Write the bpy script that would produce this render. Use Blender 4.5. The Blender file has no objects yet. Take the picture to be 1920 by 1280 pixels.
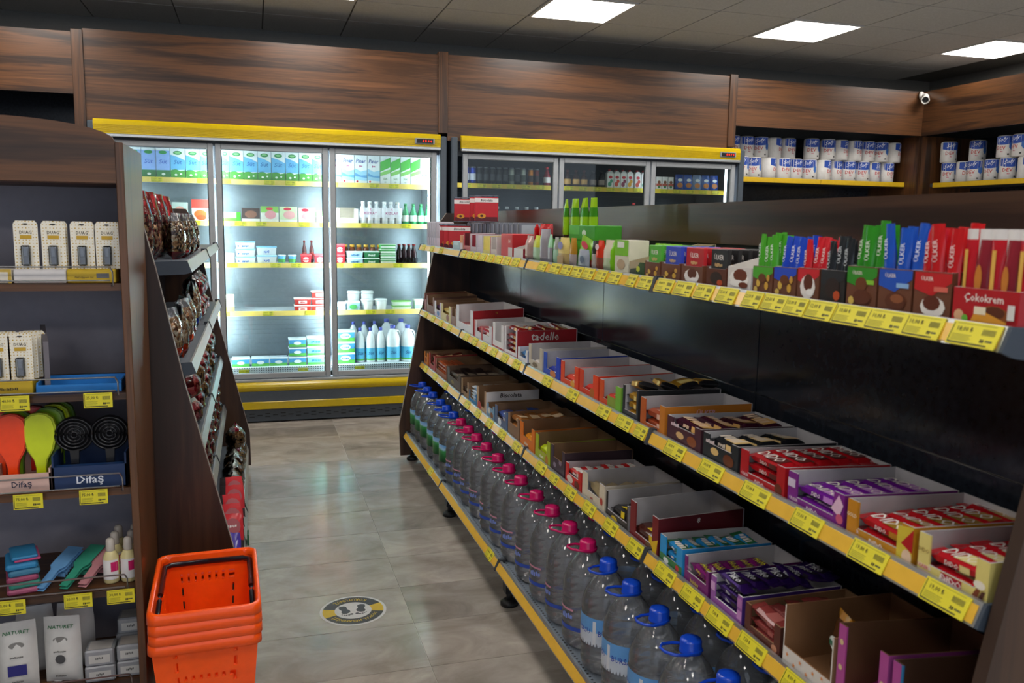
import bpy, math, random
from mathutils import Matrix, Vector

# ------------------------------------------------------------------ camera, world, exposure
SC = bpy.context.scene
COL = SC.collection
random.seed(7)
PI = math.pi

YAW, PITCH, ROLL, FPX = 0.2969, 0.13715, 0.0161, 1584.4
_fw = Vector((math.sin(YAW) * math.cos(PITCH), math.cos(YAW) * math.cos(PITCH), -math.sin(PITCH)))
_r0 = Vector((math.cos(YAW), -math.sin(YAW), 0))
_u0 = _r0.cross(_fw)
_r = math.cos(ROLL) * _r0 + math.sin(ROLL) * _u0
_u = -math.sin(ROLL) * _r0 + math.cos(ROLL) * _u0
cam_d = bpy.data.cameras.new('camera')
cam_d.sensor_width = 36.0
cam_d.lens = FPX * 36.0 / 1920.0
cam_d.clip_start = 0.02
cam_d.dof.use_dof = True
cam_d.dof.focus_distance = 3.4
cam_d.dof.aperture_fstop = 7.0
cam = bpy.data.objects.new('camera', cam_d)
COL.objects.link(cam)
cam.matrix_world = Matrix(((_r.x, _u.x, -_fw.x, 0), (_r.y, _u.y, -_fw.y, 0), (_r.z, _u.z, -_fw.z, 1.394), (0, 0, 0, 1)))
SC.camera = cam

world = bpy.data.worlds.new('world')
SC.world = world
world.use_nodes = True
world.node_tree.nodes['Background'].inputs[0].default_value = (0.75, 0.85, 1.0, 1)
world.node_tree.nodes['Background'].inputs[1].default_value = 1.0

PANEL_LIGHT = 19.0      # ceiling panels
LED_BRIGHT = 50.0      # milk cooler tubes
LED_DIM = 9.0          # drinks cooler tubes
SC.view_settings.view_transform = 'Standard'
SC.view_settings.look = 'None'
SC.view_settings.gamma = 1.0
SC.view_settings.use_curve_mapping = False
SC.view_settings.exposure = 0.0
SC.cycles.transparent_max_bounces = 48     # many clear bottles stand one behind another
SC.cycles.transmission_bounces = 24
SC.cycles.max_bounces = 24

# ------------------------------------------------------------------ materials
MATS = {}


def lin(h):
    h = h.lstrip('#')
    c = [int(h[i:i + 2], 16) / 255 for i in (0, 2, 4)]
    return tuple(x / 12.92 if x <= .04045 else ((x + .055) / 1.055) ** 2.4 for x in c) + (1.0,)


def newmat(name):
    m = bpy.data.materials.new(name)
    m.use_nodes = True
    nt = m.node_tree
    nt.nodes.clear()
    out = nt.nodes.new('ShaderNodeOutputMaterial')
    return m, nt, out


def N(nt, kind, **kw):
    n = nt.nodes.new('ShaderNode' + kind)
    for k, v in kw.items():
        if k.startswith('i_'):
            n.inputs[k[2:].replace('_', ' ')].default_value = v
        else:
            setattr(n, k, v)
    return n


def ramp(nt, fac, stops):
    r = nt.nodes.new('ShaderNodeValToRGB')
    el = r.color_ramp.elements
    while len(el) > 1:
        el.remove(el[-1])
    el[0].position, el[0].color = stops[0][0], lin(stops[0][1])
    for p, c in stops[1:]:
        e = el.new(p)
        e.color = lin(c)
    nt.links.new(fac, r.inputs[0])
    return r.outputs[0]


def coords(nt, scale=(1, 1, 1), kind='Object', loc=(0, 0, 0)):
    t = nt.nodes.new('ShaderNodeTexCoord')
    mp = nt.nodes.new('ShaderNodeMapping')
    mp.inputs['Scale'].default_value = scale
    mp.inputs['Location'].default_value = loc
    nt.links.new(t.outputs[kind], mp.inputs[0])
    return mp.outputs[0]


def principled(nt, out, rough=.5, metal=0.0, **kw):
    p = nt.nodes.new('ShaderNodeBsdfPrincipled')
    p.inputs['Roughness'].default_value = rough
    p.inputs['Metallic'].default_value = metal
    for k, v in kw.items():
        p.inputs[k.replace('_', ' ')].default_value = v
    nt.links.new(p.outputs[0], out.inputs[0])
    return p


def M(key):
    """'#rrggbb' + optional letter: g glossy plastic, f foil, c cardboard, m brushed metal; or the name of a special material."""
    if key in MATS:
        return MATS[key]
    if not key.startswith('#'):
        raise KeyError(key)
    col, kind = key[:7], key[7:]
    m, nt, out = newmat('colour_' + key[1:])
    p = principled(nt, out, {'': .5, 'g': .22, 'f': .28, 'c': .85, 'm': .35}[kind], {'': 0, 'g': 0, 'f': .55, 'c': 0, 'm': .9}[kind])
    nz = N(nt, 'TexNoise')
    nz.inputs['Scale'].default_value = 40 if kind != 'c' else 120
    nt.links.new(coords(nt), nz.inputs['Vector'])
    hsv = N(nt, 'HueSaturation')
    hsv.inputs['Color'].default_value = lin(col)
    mr = N(nt, 'MapRange')
    mr.inputs['To Min'].default_value = .88
    mr.inputs['To Max'].default_value = 1.08
    nt.links.new(nz.outputs['Fac'], mr.inputs['Value'])
    nt.links.new(mr.outputs[0], hsv.inputs['Value'])
    nt.links.new(hsv.outputs[0], p.inputs['Base Color'])
    MATS[key] = m
    return m


def wood(name, axis, stops, rough=.33, bands=1.0):
    m, nt, out = newmat(name)
    p = principled(nt, out, rough)
    p.inputs['Specular IOR Level'].default_value = .5
    sc = [9 * bands] * 3
    sc['xyz'.index(axis)] = .45
    v = coords(nt, sc)
    n1 = N(nt, 'TexNoise')
    n1.inputs['Scale'].default_value = 1.2
    n1.inputs['Detail'].default_value = 5
    n1.inputs['Roughness'].default_value = .62
    n1.inputs['Distortion'].default_value = .6
    nt.links.new(v, n1.inputs['Vector'])
    sc2 = [70] * 3
    sc2['xyz'.index(axis)] = 2.5
    n2 = N(nt, 'TexNoise')
    n2.inputs['Scale'].default_value = 1.6
    n2.inputs['Detail'].default_value = 3
    nt.links.new(coords(nt, sc2), n2.inputs['Vector'])
    mx = N(nt, 'Math', operation='MULTIPLY_ADD')
    mx.inputs[1].default_value = .13
    nt.links.new(n2.outputs['Fac'], mx.inputs[0])
    sb = N(nt, 'Math', operation='SUBTRACT')
    sb.inputs[1].default_value = .065
    nt.links.new(n1.outputs['Fac'], sb.inputs[0])
    nt.links.new(sb.outputs[0], mx.inputs[2])
    nt.links.new(ramp(nt, mx.outputs[0], stops), p.inputs['Base Color'])
    MATS[name] = m


WALNUT = [(.30, '#24160f'), (.42, '#3d2718'), (.52, '#644024'), (.60, '#50331d'), (.72, '#7a5030')]
DARKW = [(.30, '#22160f'), (.45, '#322018'), (.55, '#432d20'), (.70, '#4e3626')]
wood('wood_x', 'x', WALNUT, .36)
wood('wood_y', 'y', WALNUT, .36)
wood('wood_z', 'z', WALNUT)
wood('wood_dark_z', 'z', DARKW, .4)
wood('wood_dark_y', 'y', DARKW, .32)
wood('wood_shelf_x', 'x', WALNUT, .45)


def special():
    # floor stone
    m, nt, out = newmat('stone_tile')
    p = principled(nt, out, .2)
    oi = N(nt, 'ObjectInfo')
    tc = N(nt, 'TexCoord')
    mp = N(nt, 'Mapping')
    mp.inputs['Scale'].default_value = (2.4, 3.8, 3)
    nt.links.new(tc.outputs['Object'], mp.inputs[0])
    ad = N(nt, 'VectorMath', operation='ADD')
    nt.links.new(mp.outputs[0], ad.inputs[0])
    mul = N(nt, 'Math', operation='MULTIPLY')
    mul.inputs[1].default_value = 37.0
    nt.links.new(oi.outputs['Random'], mul.inputs[0])
    nt.links.new(mul.outputs[0], ad.inputs[1])
    n1 = N(nt, 'TexNoise')
    n1.inputs['Scale'].default_value = 1.6
    n1.inputs['Detail'].default_value = 7
    n1.inputs['Roughness'].default_value = .62
    n1.inputs['Distortion'].default_value = .7
    nt.links.new(ad.outputs[0], n1.inputs['Vector'])
    c = ramp(nt, n1.outputs['Fac'], [(.25, '#8b8279'), (.45, '#a59c92'), (.6, '#b6ada3'), (.78, '#c8c0b6')])
    hsv = N(nt, 'HueSaturation')
    mr = N(nt, 'MapRange')
    mr.inputs['To Min'].default_value = .74
    mr.inputs['To Max'].default_value = 1.06
    nt.links.new(oi.outputs['Random'], mr.inputs['Value'])
    nt.links.new(mr.outputs[0], hsv.inputs['Value'])
    nt.links.new(c, hsv.inputs['Color'])
    nt.links.new(hsv.outputs[0], p.inputs['Base Color'])
    mr2 = N(nt, 'MapRange')
    mr2.inputs['To Min'].default_value = .10
    mr2.inputs['To Max'].default_value = .24
    nt.links.new(n1.outputs['Fac'], mr2.inputs['Value'])
    nt.links.new(mr2.outputs[0], p.inputs['Roughness'])
    MATS['stone_tile'] = m
    # ceiling tile
    m, nt, out = newmat('ceiling_tile')
    p = principled(nt, out, .9)
    n1 = N(nt, 'TexNoise')
    n1.inputs['Scale'].default_value = 90
    n1.inputs['Detail'].default_value = 4
    nt.links.new(coords(nt), n1.inputs['Vector'])
    nt.links.new(ramp(nt, n1.outputs['Fac'], [(.3, '#c2c4c2'), (.7, '#d0d2d0')]), p.inputs['Base Color'])
    MATS['ceiling_tile'] = m
    # clear things: transparent with a fresnel gloss
    for nm, tint, gl, ior in (('door_glass', '#f4faf8', .02, 1.45), ('clear_film', '#e9edf0', .08, 1.6), ('clear_blister', '#dfe3e8', .05, 1.9)):
        m, nt, out = newmat(nm)
        tr = N(nt, 'BsdfTransparent')
        tr.inputs[0].default_value = lin(tint)
        g = N(nt, 'BsdfGlossy')
        g.inputs['Roughness'].default_value = gl
        fr = N(nt, 'Fresnel')
        fr.inputs[0].default_value = ior
        nz = N(nt, 'TexNoise')
        nz.inputs['Scale'].default_value = 3 if nm == 'door_glass' else 45
        nt.links.new(coords(nt), nz.inputs['Vector'])
        bp = N(nt, 'Bump')
        bp.inputs['Strength'].default_value = .002 if nm == 'door_glass' else .35
        bp.inputs['Distance'].default_value = .01
        nt.links.new(nz.outputs['Fac'], bp.inputs['Height'])
        nt.links.new(bp.outputs[0], g.inputs['Normal'])
        mx = N(nt, 'MixShader')
        nt.links.new(fr.outputs[0], mx.inputs[0])
        nt.links.new(tr.outputs[0], mx.inputs[1])
        nt.links.new(g.outputs[0], mx.inputs[2])
        nt.links.new(mx.outputs[0], out.inputs[0])
        MATS[nm] = m
    # water bottle: clear plastic full of water
    m, nt, out = newmat('water_plastic')
    tr = N(nt, 'BsdfTransparent')
    tr.inputs[0].default_value = (.975, .985, .995, 1)
    rf = N(nt, 'BsdfRefraction')
    rf.inputs['Roughness'].default_value = .0
    rf.inputs['IOR'].default_value = 1.25
    gl = N(nt, 'BsdfGlossy')
    gl.inputs['Roughness'].default_value = .04
    fr = N(nt, 'Fresnel')
    fr.inputs[0].default_value = 1.6
    nz = N(nt, 'TexNoise')
    nz.inputs['Scale'].default_value = 26
    nt.links.new(coords(nt), nz.inputs['Vector'])
    bp = N(nt, 'Bump')
    bp.inputs['Strength'].default_value = .15
    bp.inputs['Distance'].default_value = .01
    nt.links.new(nz.outputs['Fac'], bp.inputs['Height'])
    nt.links.new(bp.outputs[0], rf.inputs['Normal'])
    df = N(nt, 'BsdfDiffuse')
    df.inputs[0].default_value = (.82, .87, .92, 1)
    def mixed(f, a, b_):
        x = N(nt, 'MixShader')
        if isinstance(f, float):
            x.inputs[0].default_value = f
        else:
            nt.links.new(f, x.inputs[0])
        nt.links.new(a.outputs[0], x.inputs[1])
        nt.links.new(b_.outputs[0], x.inputs[2])
        return x
    s = mixed(.40, tr, rf)
    tl = N(nt, 'BsdfTranslucent')
    tl.inputs[0].default_value = (.82, .87, .92, 1)
    s = mixed(.19, s, mixed(.5, df, tl))
    s = mixed(fr.outputs[0], s, gl)
    nt.links.new(s.outputs[0], out.inputs[0])
    MATS['water_plastic'] = m
    # emitters
    for nm, col, st in (('panel_light', '#fff9f2', PANEL_LIGHT), ('led_bright', '#e6f6ff', LED_BRIGHT), ('led_dim', '#e8f2ff', LED_DIM), ('digit_red', '#ff2010', 6.0)):
        m, nt, out = newmat(nm)
        e = N(nt, 'Emission')
        e.inputs[0].default_value = lin(col)
        e.inputs[1].default_value = st
        nt.links.new(e.outputs[0], out.inputs[0])
        MATS[nm] = m
    # glossy dark laminate of the shelving backs
    m, nt, out = newmat('dark_laminate')
    p = principled(nt, out, .16)
    n1 = N(nt, 'TexNoise')
    n1.inputs['Scale'].default_value = 60
    nt.links.new(coords(nt), n1.inputs['Vector'])
    nt.links.new(ramp(nt, n1.outputs['Fac'], [(.3, '#1c2027'), (.7, '#272c34')]), p.inputs['Base Color'])
    MATS['dark_laminate'] = m
    # perforated metal: regular dark holes on a pale sheet
    for nm, sc, a, b in (('perforated_white', (62, 62, 62), '#e8ecee', '#20262c'), ('perforated_grey', (40, 40, 40), '#5d6670', '#14171b')):
        m, nt, out = newmat(nm)
        p = principled(nt, out, .4, .2)
        v = N(nt, 'TexVoronoi')
        v.inputs['Scale'].default_value = 1.0
        v.inputs['Randomness'].default_value = 0.0
        nt.links.new(coords(nt, sc), v.inputs['Vector'])
        nt.links.new(ramp(nt, v.outputs['Distance'], [(.30, b), (.34, a)]) if nm == 'perforated_white' else ramp(nt, v.outputs['Distance'], [(.16, b), (.2, a)]), p.inputs['Base Color'])
        MATS[nm] = m
    # loose contents seen through a bag: nut-like cells
    for nm, sc, stops in (('nuts_brown', 95, [(.1, '#3a2015'), (.45, '#8a5a34'), (.8, '#c79a63')]), ('nuts_red', 95, [(.1, '#3c0d12'), (.5, '#9c2a30'), (.85, '#d8b08a')]),
                          ('nuts_mixed', 120, [(.1, '#2c2320'), (.4, '#77503a'), (.65, '#b98a5c'), (.9, '#e2cfae')]), ('nuts_pale', 110, [(.1, '#7a4a34'), (.5, '#c89a70'), (.9, '#efe2cc')]), ('fruit_red', 42, [(.1, '#5a0812'), (.5, '#b11a2b'), (.9, '#e27478')]),
                          ('cookies', 30, [(.1, '#3a1f12'), (.5, '#7b4a2a'), (.9, '#c89a66')]), ('dots_card', 130, [(.18, '#c9a428'), (.26, '#efe9d8')])):
        m, nt, out = newmat(nm)
        p = principled(nt, out, .18)
        v = N(nt, 'TexVoronoi')
        v.inputs['Scale'].default_value = sc
        if nm == 'dots_card':
            v.inputs['Randomness'].default_value = .2
        nt.links.new(coords(nt), v.inputs['Vector'])
        if nm == 'dots_card':
            nt.links.new(ramp(nt, v.outputs['Distance'], stops), p.inputs['Base Color'])
        else:
            sep = N(nt, 'SeparateColor')
            nt.links.new(v.outputs['Color'], sep.inputs[0])
            nt.links.new(ramp(nt, sep.outputs[0], stops), p.inputs['Base Color'])
            bp = N(nt, 'Bump')
            bp.inputs['Strength'].default_value = .8
            bp.inputs['Distance'].default_value = .008
            bp.invert = True
            nt.links.new(v.outputs['Distance'], bp.inputs['Height'])
            nt.links.new(bp.outputs[0], p.inputs['Normal'])
        MATS[nm] = m
    # printed landscape label: sky over meadow
    m, nt, out = newmat('landscape_label')
    p = principled(nt, out, .35)
    t = N(nt, 'TexCoord')
    sx = N(nt, 'SeparateXYZ')
    nt.links.new(t.outputs['Object'], sx.inputs[0])
    nz = N(nt, 'TexNoise')
    nz.inputs['Scale'].default_value = 22
    nt.links.new(t.outputs['Object'], nz.inputs['Vector'])
    ma = N(nt, 'Math', operation='MULTIPLY_ADD')
    ma.inputs[1].default_value = .05
    nt.links.new(nz.outputs['Fac'], ma.inputs[0])
    nt.links.new(sx.outputs['Z'], ma.inputs[2])
    mr = N(nt, 'MapRange')
    mr.inputs['From Min'].default_value = .10
    mr.inputs['From Max'].default_value = .23
    nt.links.new(ma.outputs[0], mr.inputs['Value'])
    nt.links.new(ramp(nt, mr.outputs[0], [(.0, '#123a22'), (.25, '#1f6a32'), (.42, '#3f9a57'), (.5, '#9fc7e8'), (.75, '#3c8fd8'), (1, '#2a66c0')]), p.inputs['Base Color'])
    MATS['landscape_label'] = m


special()

# ------------------------------------------------------------------ mesh building
TEXTS = {}


def text_geo(t, italic=0.0):
    if (t, italic) in TEXTS:
        return TEXTS[(t, italic)]
    cu = bpy.data.curves.new('lettering', 'FONT')
    cu.body = t
    cu.resolution_u = 1
    cu.size = 1.0
    cu.offset = .012
    cu.shear = italic
    ob = bpy.data.objects.new('lettering', cu)
    COL.objects.link(ob)
    dg = bpy.context.evaluated_depsgraph_get()
    me = bpy.data.meshes.new_from_object(ob.evaluated_get(dg))
    vs = [(v.co.x, v.co.y) for v in me.vertices]
    fs = [tuple(p.vertices) for p in me.polygons]
    bpy.data.objects.remove(ob)
    bpy.data.curves.remove(cu)
    bpy.data.meshes.remove(me)
    if vs:
        x0, x1 = min(v[0] for v in vs), max(v[0] for v in vs)
        y0, y1 = min(v[1] for v in vs), max(v[1] for v in vs)
        h = max(y1 - y0, 1e-6)
        vs = [((x - (x0 + x1) / 2) / h, (y - (y0 + y1) / 2) / h) for x, y in vs]
        w = (x1 - x0) / h
    else:
        w = 1
    TEXTS[(t, italic)] = (vs, fs, w)
    return TEXTS[(t, italic)]


# print that is too small or blurred to read in the photograph: rows of letter-sized marks
UNREADABLE = set('Labne,Sana,Puding,Tereyağ,Kaymak,Salça,Yoğurt,Ayran,Lokum,Fıstık,temizleme,kulak pamuğu,pamuk,COCO,dankek,Bisko,Biskrem,Albeni,Canlı,Haylayf,aytaç,su,24lü,Ge,Nail clipper,Çikolata,Hobby_,süt,▬▬'.split(','))


def print_marks(t):
    rnd = random.Random(len(t) * 31 + ord(t[0]))
    vs, fs, x = [], [], 0.0
    for ch in t:
        if ch != ' ':
            w, lo, hi = rnd.uniform(.28, .5), rnd.choice((-.5, -.5, -.3)), rnd.choice((.5, .3, .25))
            k = len(vs)
            vs += [(x, lo), (x + w, lo), (x + w + .06, hi), (x + .06, hi)]
            fs.append((k, k + 1, k + 2, k + 3))
            x += w
        x += .14
    return [(a - x / 2, c) for a, c in vs], fs, x


class MB:
    def __init__(s):
        s.v, s.f, s.m, s.s = [], [], [], []

    def add(s, vs, fs, m, sm=False):
        o = len(s.v)
        s.v += [tuple(v) for v in vs]
        for i, f in enumerate(fs):
            s.f.append(tuple(k + o for k in f))
            s.m.append(m if isinstance(m, str) else m[i])
            s.s.append(sm)
        return s

    def box(s, x0, x1, y0, y1, z0, z1, m, b=0.0):
        if b <= 0:
            vs = [(x, y, z) for x in (x0, x1) for y in (y0, y1) for z in (z0, z1)]
            fs = [(0, 1, 3, 2), (4, 6, 7, 5), (0, 4, 5, 1), (2, 3, 7, 6), (0, 2, 6, 4), (1, 5, 7, 3)]
            return s.add(vs, fs, m)
        vs, ix = [], {}
        for i, x in enumerate((x0, x1)):
            for j, y in enumerate((y0, y1)):
                for k, z in enumerate((z0, z1)):
                    dx, dy, dz = (b if i == 0 else -b), (b if j == 0 else -b), (b if k == 0 else -b)
                    ix[i, j, k] = len(vs)
                    vs += [(x, y + dy, z + dz), (x + dx, y, z + dz), (x + dx, y + dy, z)]
        X = lambda i, j, k, a: ix[i, j, k] + a
        fs = []
        for i in (0, 1):
            fs.append((X(i, 0, 0, 0), X(i, 1, 0, 0), X(i, 1, 1, 0), X(i, 0, 1, 0))[::(1 if i else -1)])
            fs.append((X(0, i, 0, 1), X(1, i, 0, 1), X(1, i, 1, 1), X(0, i, 1, 1))[::(-1 if i else 1)])
            fs.append((X(0, 0, i, 2), X(1, 0, i, 2), X(1, 1, i, 2), X(0, 1, i, 2))[::(1 if i else -1)])
        for i in (0, 1):
            for j in (0, 1):
                e = 1 if (i + j) % 2 else -1
                fs.append((X(i, j, 0, 0), X(i, j, 1, 0), X(i, j, 1, 1), X(i, j, 0, 1))[::e])
                fs.append((X(i, 0, j, 0), X(i, 1, j, 0), X(i, 1, j, 2), X(i, 0, j, 2))[::-e])
                fs.append((X(0, i, j, 1), X(1, i, j, 1), X(1, i, j, 2), X(0, i, j, 2))[::e])
        for i in (0, 1):
            for j in (0, 1):
                for k in (0, 1):
                    fs.append((X(i, j, k, 0), X(i, j, k, 1), X(i, j, k, 2))[::(1 if (i + j + k) % 2 else -1)])
        return s.add(vs, fs, m if isinstance(m, str) else m[0])

    def hexa(s, p, m):
        """eight corners in box order (x, y, z nested); m one material or six in the order x0 x1 y0 y1 z0 z1"""
        return s.add(p, [(0, 1, 3, 2), (4, 6, 7, 5), (0, 4, 5, 1), (2, 3, 7, 6), (0, 2, 6, 4), (1, 5, 7, 3)], m)

    def prism(s, poly, a, b, m, ax='y', sm=False):
        n = len(poly)
        mk = {'x': lambda p, t: (t, p[0], p[1]), 'y': lambda p, t: (p[0], t, p[1]), 'z': lambda p, t: (p[0], p[1], t)}[ax]
        vs = [mk(p, a) for p in poly] + [mk(p, b) for p in poly]
        fs = [tuple(range(n)), tuple(range(2 * n - 1, n - 1, -1))] + [(i, (i + 1) % n, n + (i + 1) % n, n + i) for i in range(n)]
        return s.add(vs, fs, m, sm)

    def lathe(s, prof, m, n=16, c=(0, 0, 0), sm=True, sq=1.0, ax='z', cap=True):
        vs, fs, mm = [], [], []
        for r, z in prof:
            for k in range(n):
                a = 2 * PI * k / n
                p = (r * math.cos(a), r * math.sin(a) * sq, z)
                if ax == 'y':
                    p = (p[0], p[2], p[1])
                elif ax == 'x':
                    p = (p[2], p[0], p[1])
                vs.append((p[0] + c[0], p[1] + c[1], p[2] + c[2]))
        for i in range(len(prof) - 1):
            for k in range(n):
                fs.append((i * n + k, i * n + (k + 1) % n, (i + 1) * n + (k + 1) % n, (i + 1) * n + k))
                mm.append(m if isinstance(m, str) else m[min(i, len(m) - 1)])
        if cap:
            fs.append(tuple(range(n - 1, -1, -1)))
            mm.append(m if isinstance(m, str) else m[0])
            fs.append(tuple(range((len(prof) - 1) * n, len(prof) * n)))
            mm.append(m if isinstance(m, str) else m[-1])
        return s.add(vs, fs, mm, sm)

    def tube(s, pts, r, m, n=6, closed=False):
        pts = [Vector(p) for p in pts]
        L = len(pts)
        vs, fs = [], []
        up = Vector((0, 0, 1))
        for i, p in enumerate(pts):
            a = pts[(i - 1) % L] if (closed or i > 0) else p
            b = pts[(i + 1) % L] if (closed or i < L - 1) else p
            t = (b - a).normalized()
            u = t.cross(up)
            if u.length < .05:
                u = t.cross(Vector((1, 0, 0)))
            u.normalize()
            w = u.cross(t)
            for k in range(n):
                q = 2 * PI * k / n
                vs.append(p + (u * math.cos(q) + w * math.sin(q)) * r)
        for i in range(L if closed else L - 1):
            j = (i + 1) % L
            for k in range(n):
                fs.append((i * n + k, i * n + (k + 1) % n, j * n + (k + 1) % n, j * n + k))
        if not closed:
            fs += [tuple(range(n)), tuple(range((L - 1) * n, L * n))]
        return s.add(vs, fs, m, True)

    def poly(s, pts, m):
        return s.add(pts, [tuple(range(len(pts)))], m)

    def front(s, pts, m, y=-.0006):
        """flat print on a face that looks towards -y: pts in (x, z)"""
        return s.poly([(x, y, z) for x, z in pts], m)

    def rect(s, x0, x1, z0, z1, m, y=-.0006):
        return s.front([(x0, z0), (x1, z0), (x1, z1), (x0, z1)], m, y)

    def oval(s, x, z, rx, rz, m, y=-.0008, n=12):
        return s.front([(x + rx * math.cos(2 * PI * k / n), z + rz * math.sin(2 * PI * k / n)) for k in range(n)], m, y)

    def text(s, t, x, z, h, m, y=-.001, fn=None, wmax=None, italic=0.0):
        vs, fs, w = print_marks(t) if t in UNREADABLE else text_geo(t, italic)
        kx = h
        if wmax and w * h > wmax:
            kx = wmax / w
        fn = fn or (lambda a, b: (x + a, y, z + b))
        if vs:
            s.add([fn(a * kx, b * h) for a, b in vs], fs, m)
        return s

    def grid(s, fn, nu, nv, m, sm=True, closed=False):
        """fn(u, v) -> point, m a material or m(u, v)"""
        vs = [fn(i / nu, j / nv) for j in range(nv + 1) for i in range(nu + 1)]
        fs, mm = [], []
        for j in range(nv):
            for i in range(nu):
                a = j * (nu + 1) + i
                fs.append((a, a + 1, a + nu + 2, a + nu + 1))
                mm.append(m if isinstance(m, str) else m((i + .5) / nu, (j + .5) / nv))
        return s.add(vs, fs, mm, sm)

    def pillow(s, w, h, t, m, nu=8, nv=10, jit=.0, seed=1, z0=0.0, tip=.18):
        """a filled standing bag, broad faces towards -y and +y"""
        rnd = random.Random(seed)
        off = [[rnd.uniform(-1, 1) * jit for _ in range(nu + 1)] for _ in range(nv + 1)]

        def surf(sgn):
            def fn(u, v):
                e = max(0.0, 1 - (2 * u - 1) ** 2) ** .5
                k = 1 - tip * max(0, (v - .7) / .3) * .6
                b = min(1.0, v / .12) if v < .12 else (1.0 if v < .62 else max(0.03, (1 - v) / .38) ** .8)
                o = off[round(v * nv)][round(u * nu)]
                return ((u - .5) * w * k, sgn * (t / 2) * e * b + sgn * o * e, z0 + v * h + o * .3)
            return fn
        s.grid(surf(-1), nu, nv, m)
        s.grid(lambda u, v: surf(1)(1 - u, v), nu, nv, (m if isinstance(m, str) else (lambda u, v: m(1 - u, v))))
        return s

    def mesh(s, name):
        me = bpy.data.meshes.new(name)
        me.from_pydata(s.v, [], s.f)
        names = []
        for m in s.m:
            if m not in names:
                names.append(m)
        for n in names:
            me.materials.append(M(n))
        ix = {n: i for i, n in enumerate(names)}
        me.polygons.foreach_set('material_index', [ix[m] for m in s.m])
        me.polygons.foreach_set('use_smooth', s.s)
        me.update()
        return me


def link(name, data, parent=None, loc=(0, 0, 0), rot=(0, 0, 0)):
    o = bpy.data.objects.new(name, data)
    COL.objects.link(o)
    o.location = loc
    o.rotation_euler = rot
    if parent:
        o.parent = parent
    return o


def tag(o, label, cat, group=None):
    o['label'] = label
    o['category'] = cat
    if group:
        o['group'] = group
    return o


def asmesh(x, name):
    return x.mesh(name) if isinstance(x, MB) else x


def thing(name, label, cat, loc=(0, 0, 0), rz=0.0, group=None, parts=None, mesh=None, rot=None):
    """an Empty with its parts, or (mesh=) one mesh; parts: (name, MB or mesh[, sub-parts]) in the thing's own frame"""
    o = link(name, asmesh(mesh, name) if mesh is not None else None, None, loc, rot or (0, 0, rz))
    tag(o, label, cat, group)
    for p in parts or []:
        c = link(p[0], asmesh(p[1], p[0]), o)
        for q in (p[2] if len(p) > 2 else []):
            link(q[0], asmesh(q[1], q[0]), c)
    return o


def struct(name, mb, kind='structure'):
    o = link(name, mb.mesh(name))
    o['kind'] = kind
    return o


def wthing(name, label, cat, base, group=None):
    """a thing whose parts are drawn in world coordinates: the Empty stands at its base"""
    o = link(name, None, None, base)
    tag(o, label, cat, group)
    return o


def wpart(root, name, mb):
    return link(name, asmesh(mb, name), root, tuple(-c for c in root.location))


ORD = ('first second third fourth fifth sixth seventh eighth ninth tenth eleventh twelfth thirteenth fourteenth fifteenth sixteenth seventeenth '
       'eighteenth nineteenth twentieth twenty-first twenty-second twenty-third twenty-fourth twenty-fifth').split()
RG = -PI / 2      # faces the aisle from the long shelving on its far side (-x)
LG = PI / 2       # faces the aisle from the short shelving (+x)

# ------------------------------------------------------------------ the room
XW0, XW1, YW0, YW1, ZC = -3.2, 6.2, -3.0, 6.8, 2.8
fl = struct('floor', MB().box(XW0, XW1, YW0, YW1, -.06, -.0025, '#b3aba1'))
tile_me = MB().box(-.3038, .3038, -.1513, .1513, -.012, 0, 'stone_tile').mesh('floor_tile')
for i in range(-3, 4):
    for j in range(-9, 15):
        x, y = .507 + .61 * i + .305, 2.48 + .305 * j + .1525
        if y < YW1 - .15:
            link('floor_tile', tile_me, fl, (x, y, 0))
# the rest of the room's floor, beyond what stands in front of it
rest = MB()
for x0, x1 in ((XW0, .507 - 1.83), (.507 + 2.44, XW1)):
    rest.box(x0, x1, YW0, YW1, -.0024, -.0006, 'stone_tile')
link('floor_stone', rest.mesh('floor_stone'), fl)

ce = struct('ceiling', MB().box(XW0, XW1, YW0, YW1, ZC + .004, ZC + .1, '#5b5a55'))
CP = .57
LIGHTS = [(1.81 + 1.71 * k, y) for k in (-2, -1, 0, 1, 2) for y in (5.12, 2.84, .56, -1.72)]  # last row is unseen, added behind the camera to brighten front faces
ct_me = MB().box(-CP / 2 + .005, CP / 2 - .005, -CP / 2 + .005, CP / 2 - .005, -.004, .004, 'ceiling_tile').mesh('ceiling_tile')
for i in range(-8, 8):
    for j in range(-4, 3):
        x, y = 1.81 + CP * i, 5.12 + CP * j
        if any(abs(x - a) < .01 and abs(y - b) < .01 for a, b in LIGHTS) or x < XW0 or x + CP > XW1 + .05:
            continue
        link('ceiling_tile', ct_me, ce, (x + CP / 2, y + CP / 2, ZC))
fr_me = MB()
for a in (0, 1):
    q = CP / 2 - .006
    if a == 0:
        fr_me.box(-q, q, -q, -q + .018, -.012, .002, '#d8d8d4').box(-q, q, q - .018, q, -.012, .002, '#d8d8d4')
    else:
        fr_me.box(-q, -q + .018, -q + .018, q - .018, -.012, .002, '#d8d8d4').box(q - .018, q, -q + .018, q - .018, -.012, .002, '#d8d8d4')
fr_me = fr_me.mesh('light_frame')
df_me = MB().box(-CP / 2 + .024, CP / 2 - .024, -CP / 2 + .024, CP / 2 - .024, -.010, -.002, 'panel_light').mesh('diffuser')
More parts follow.
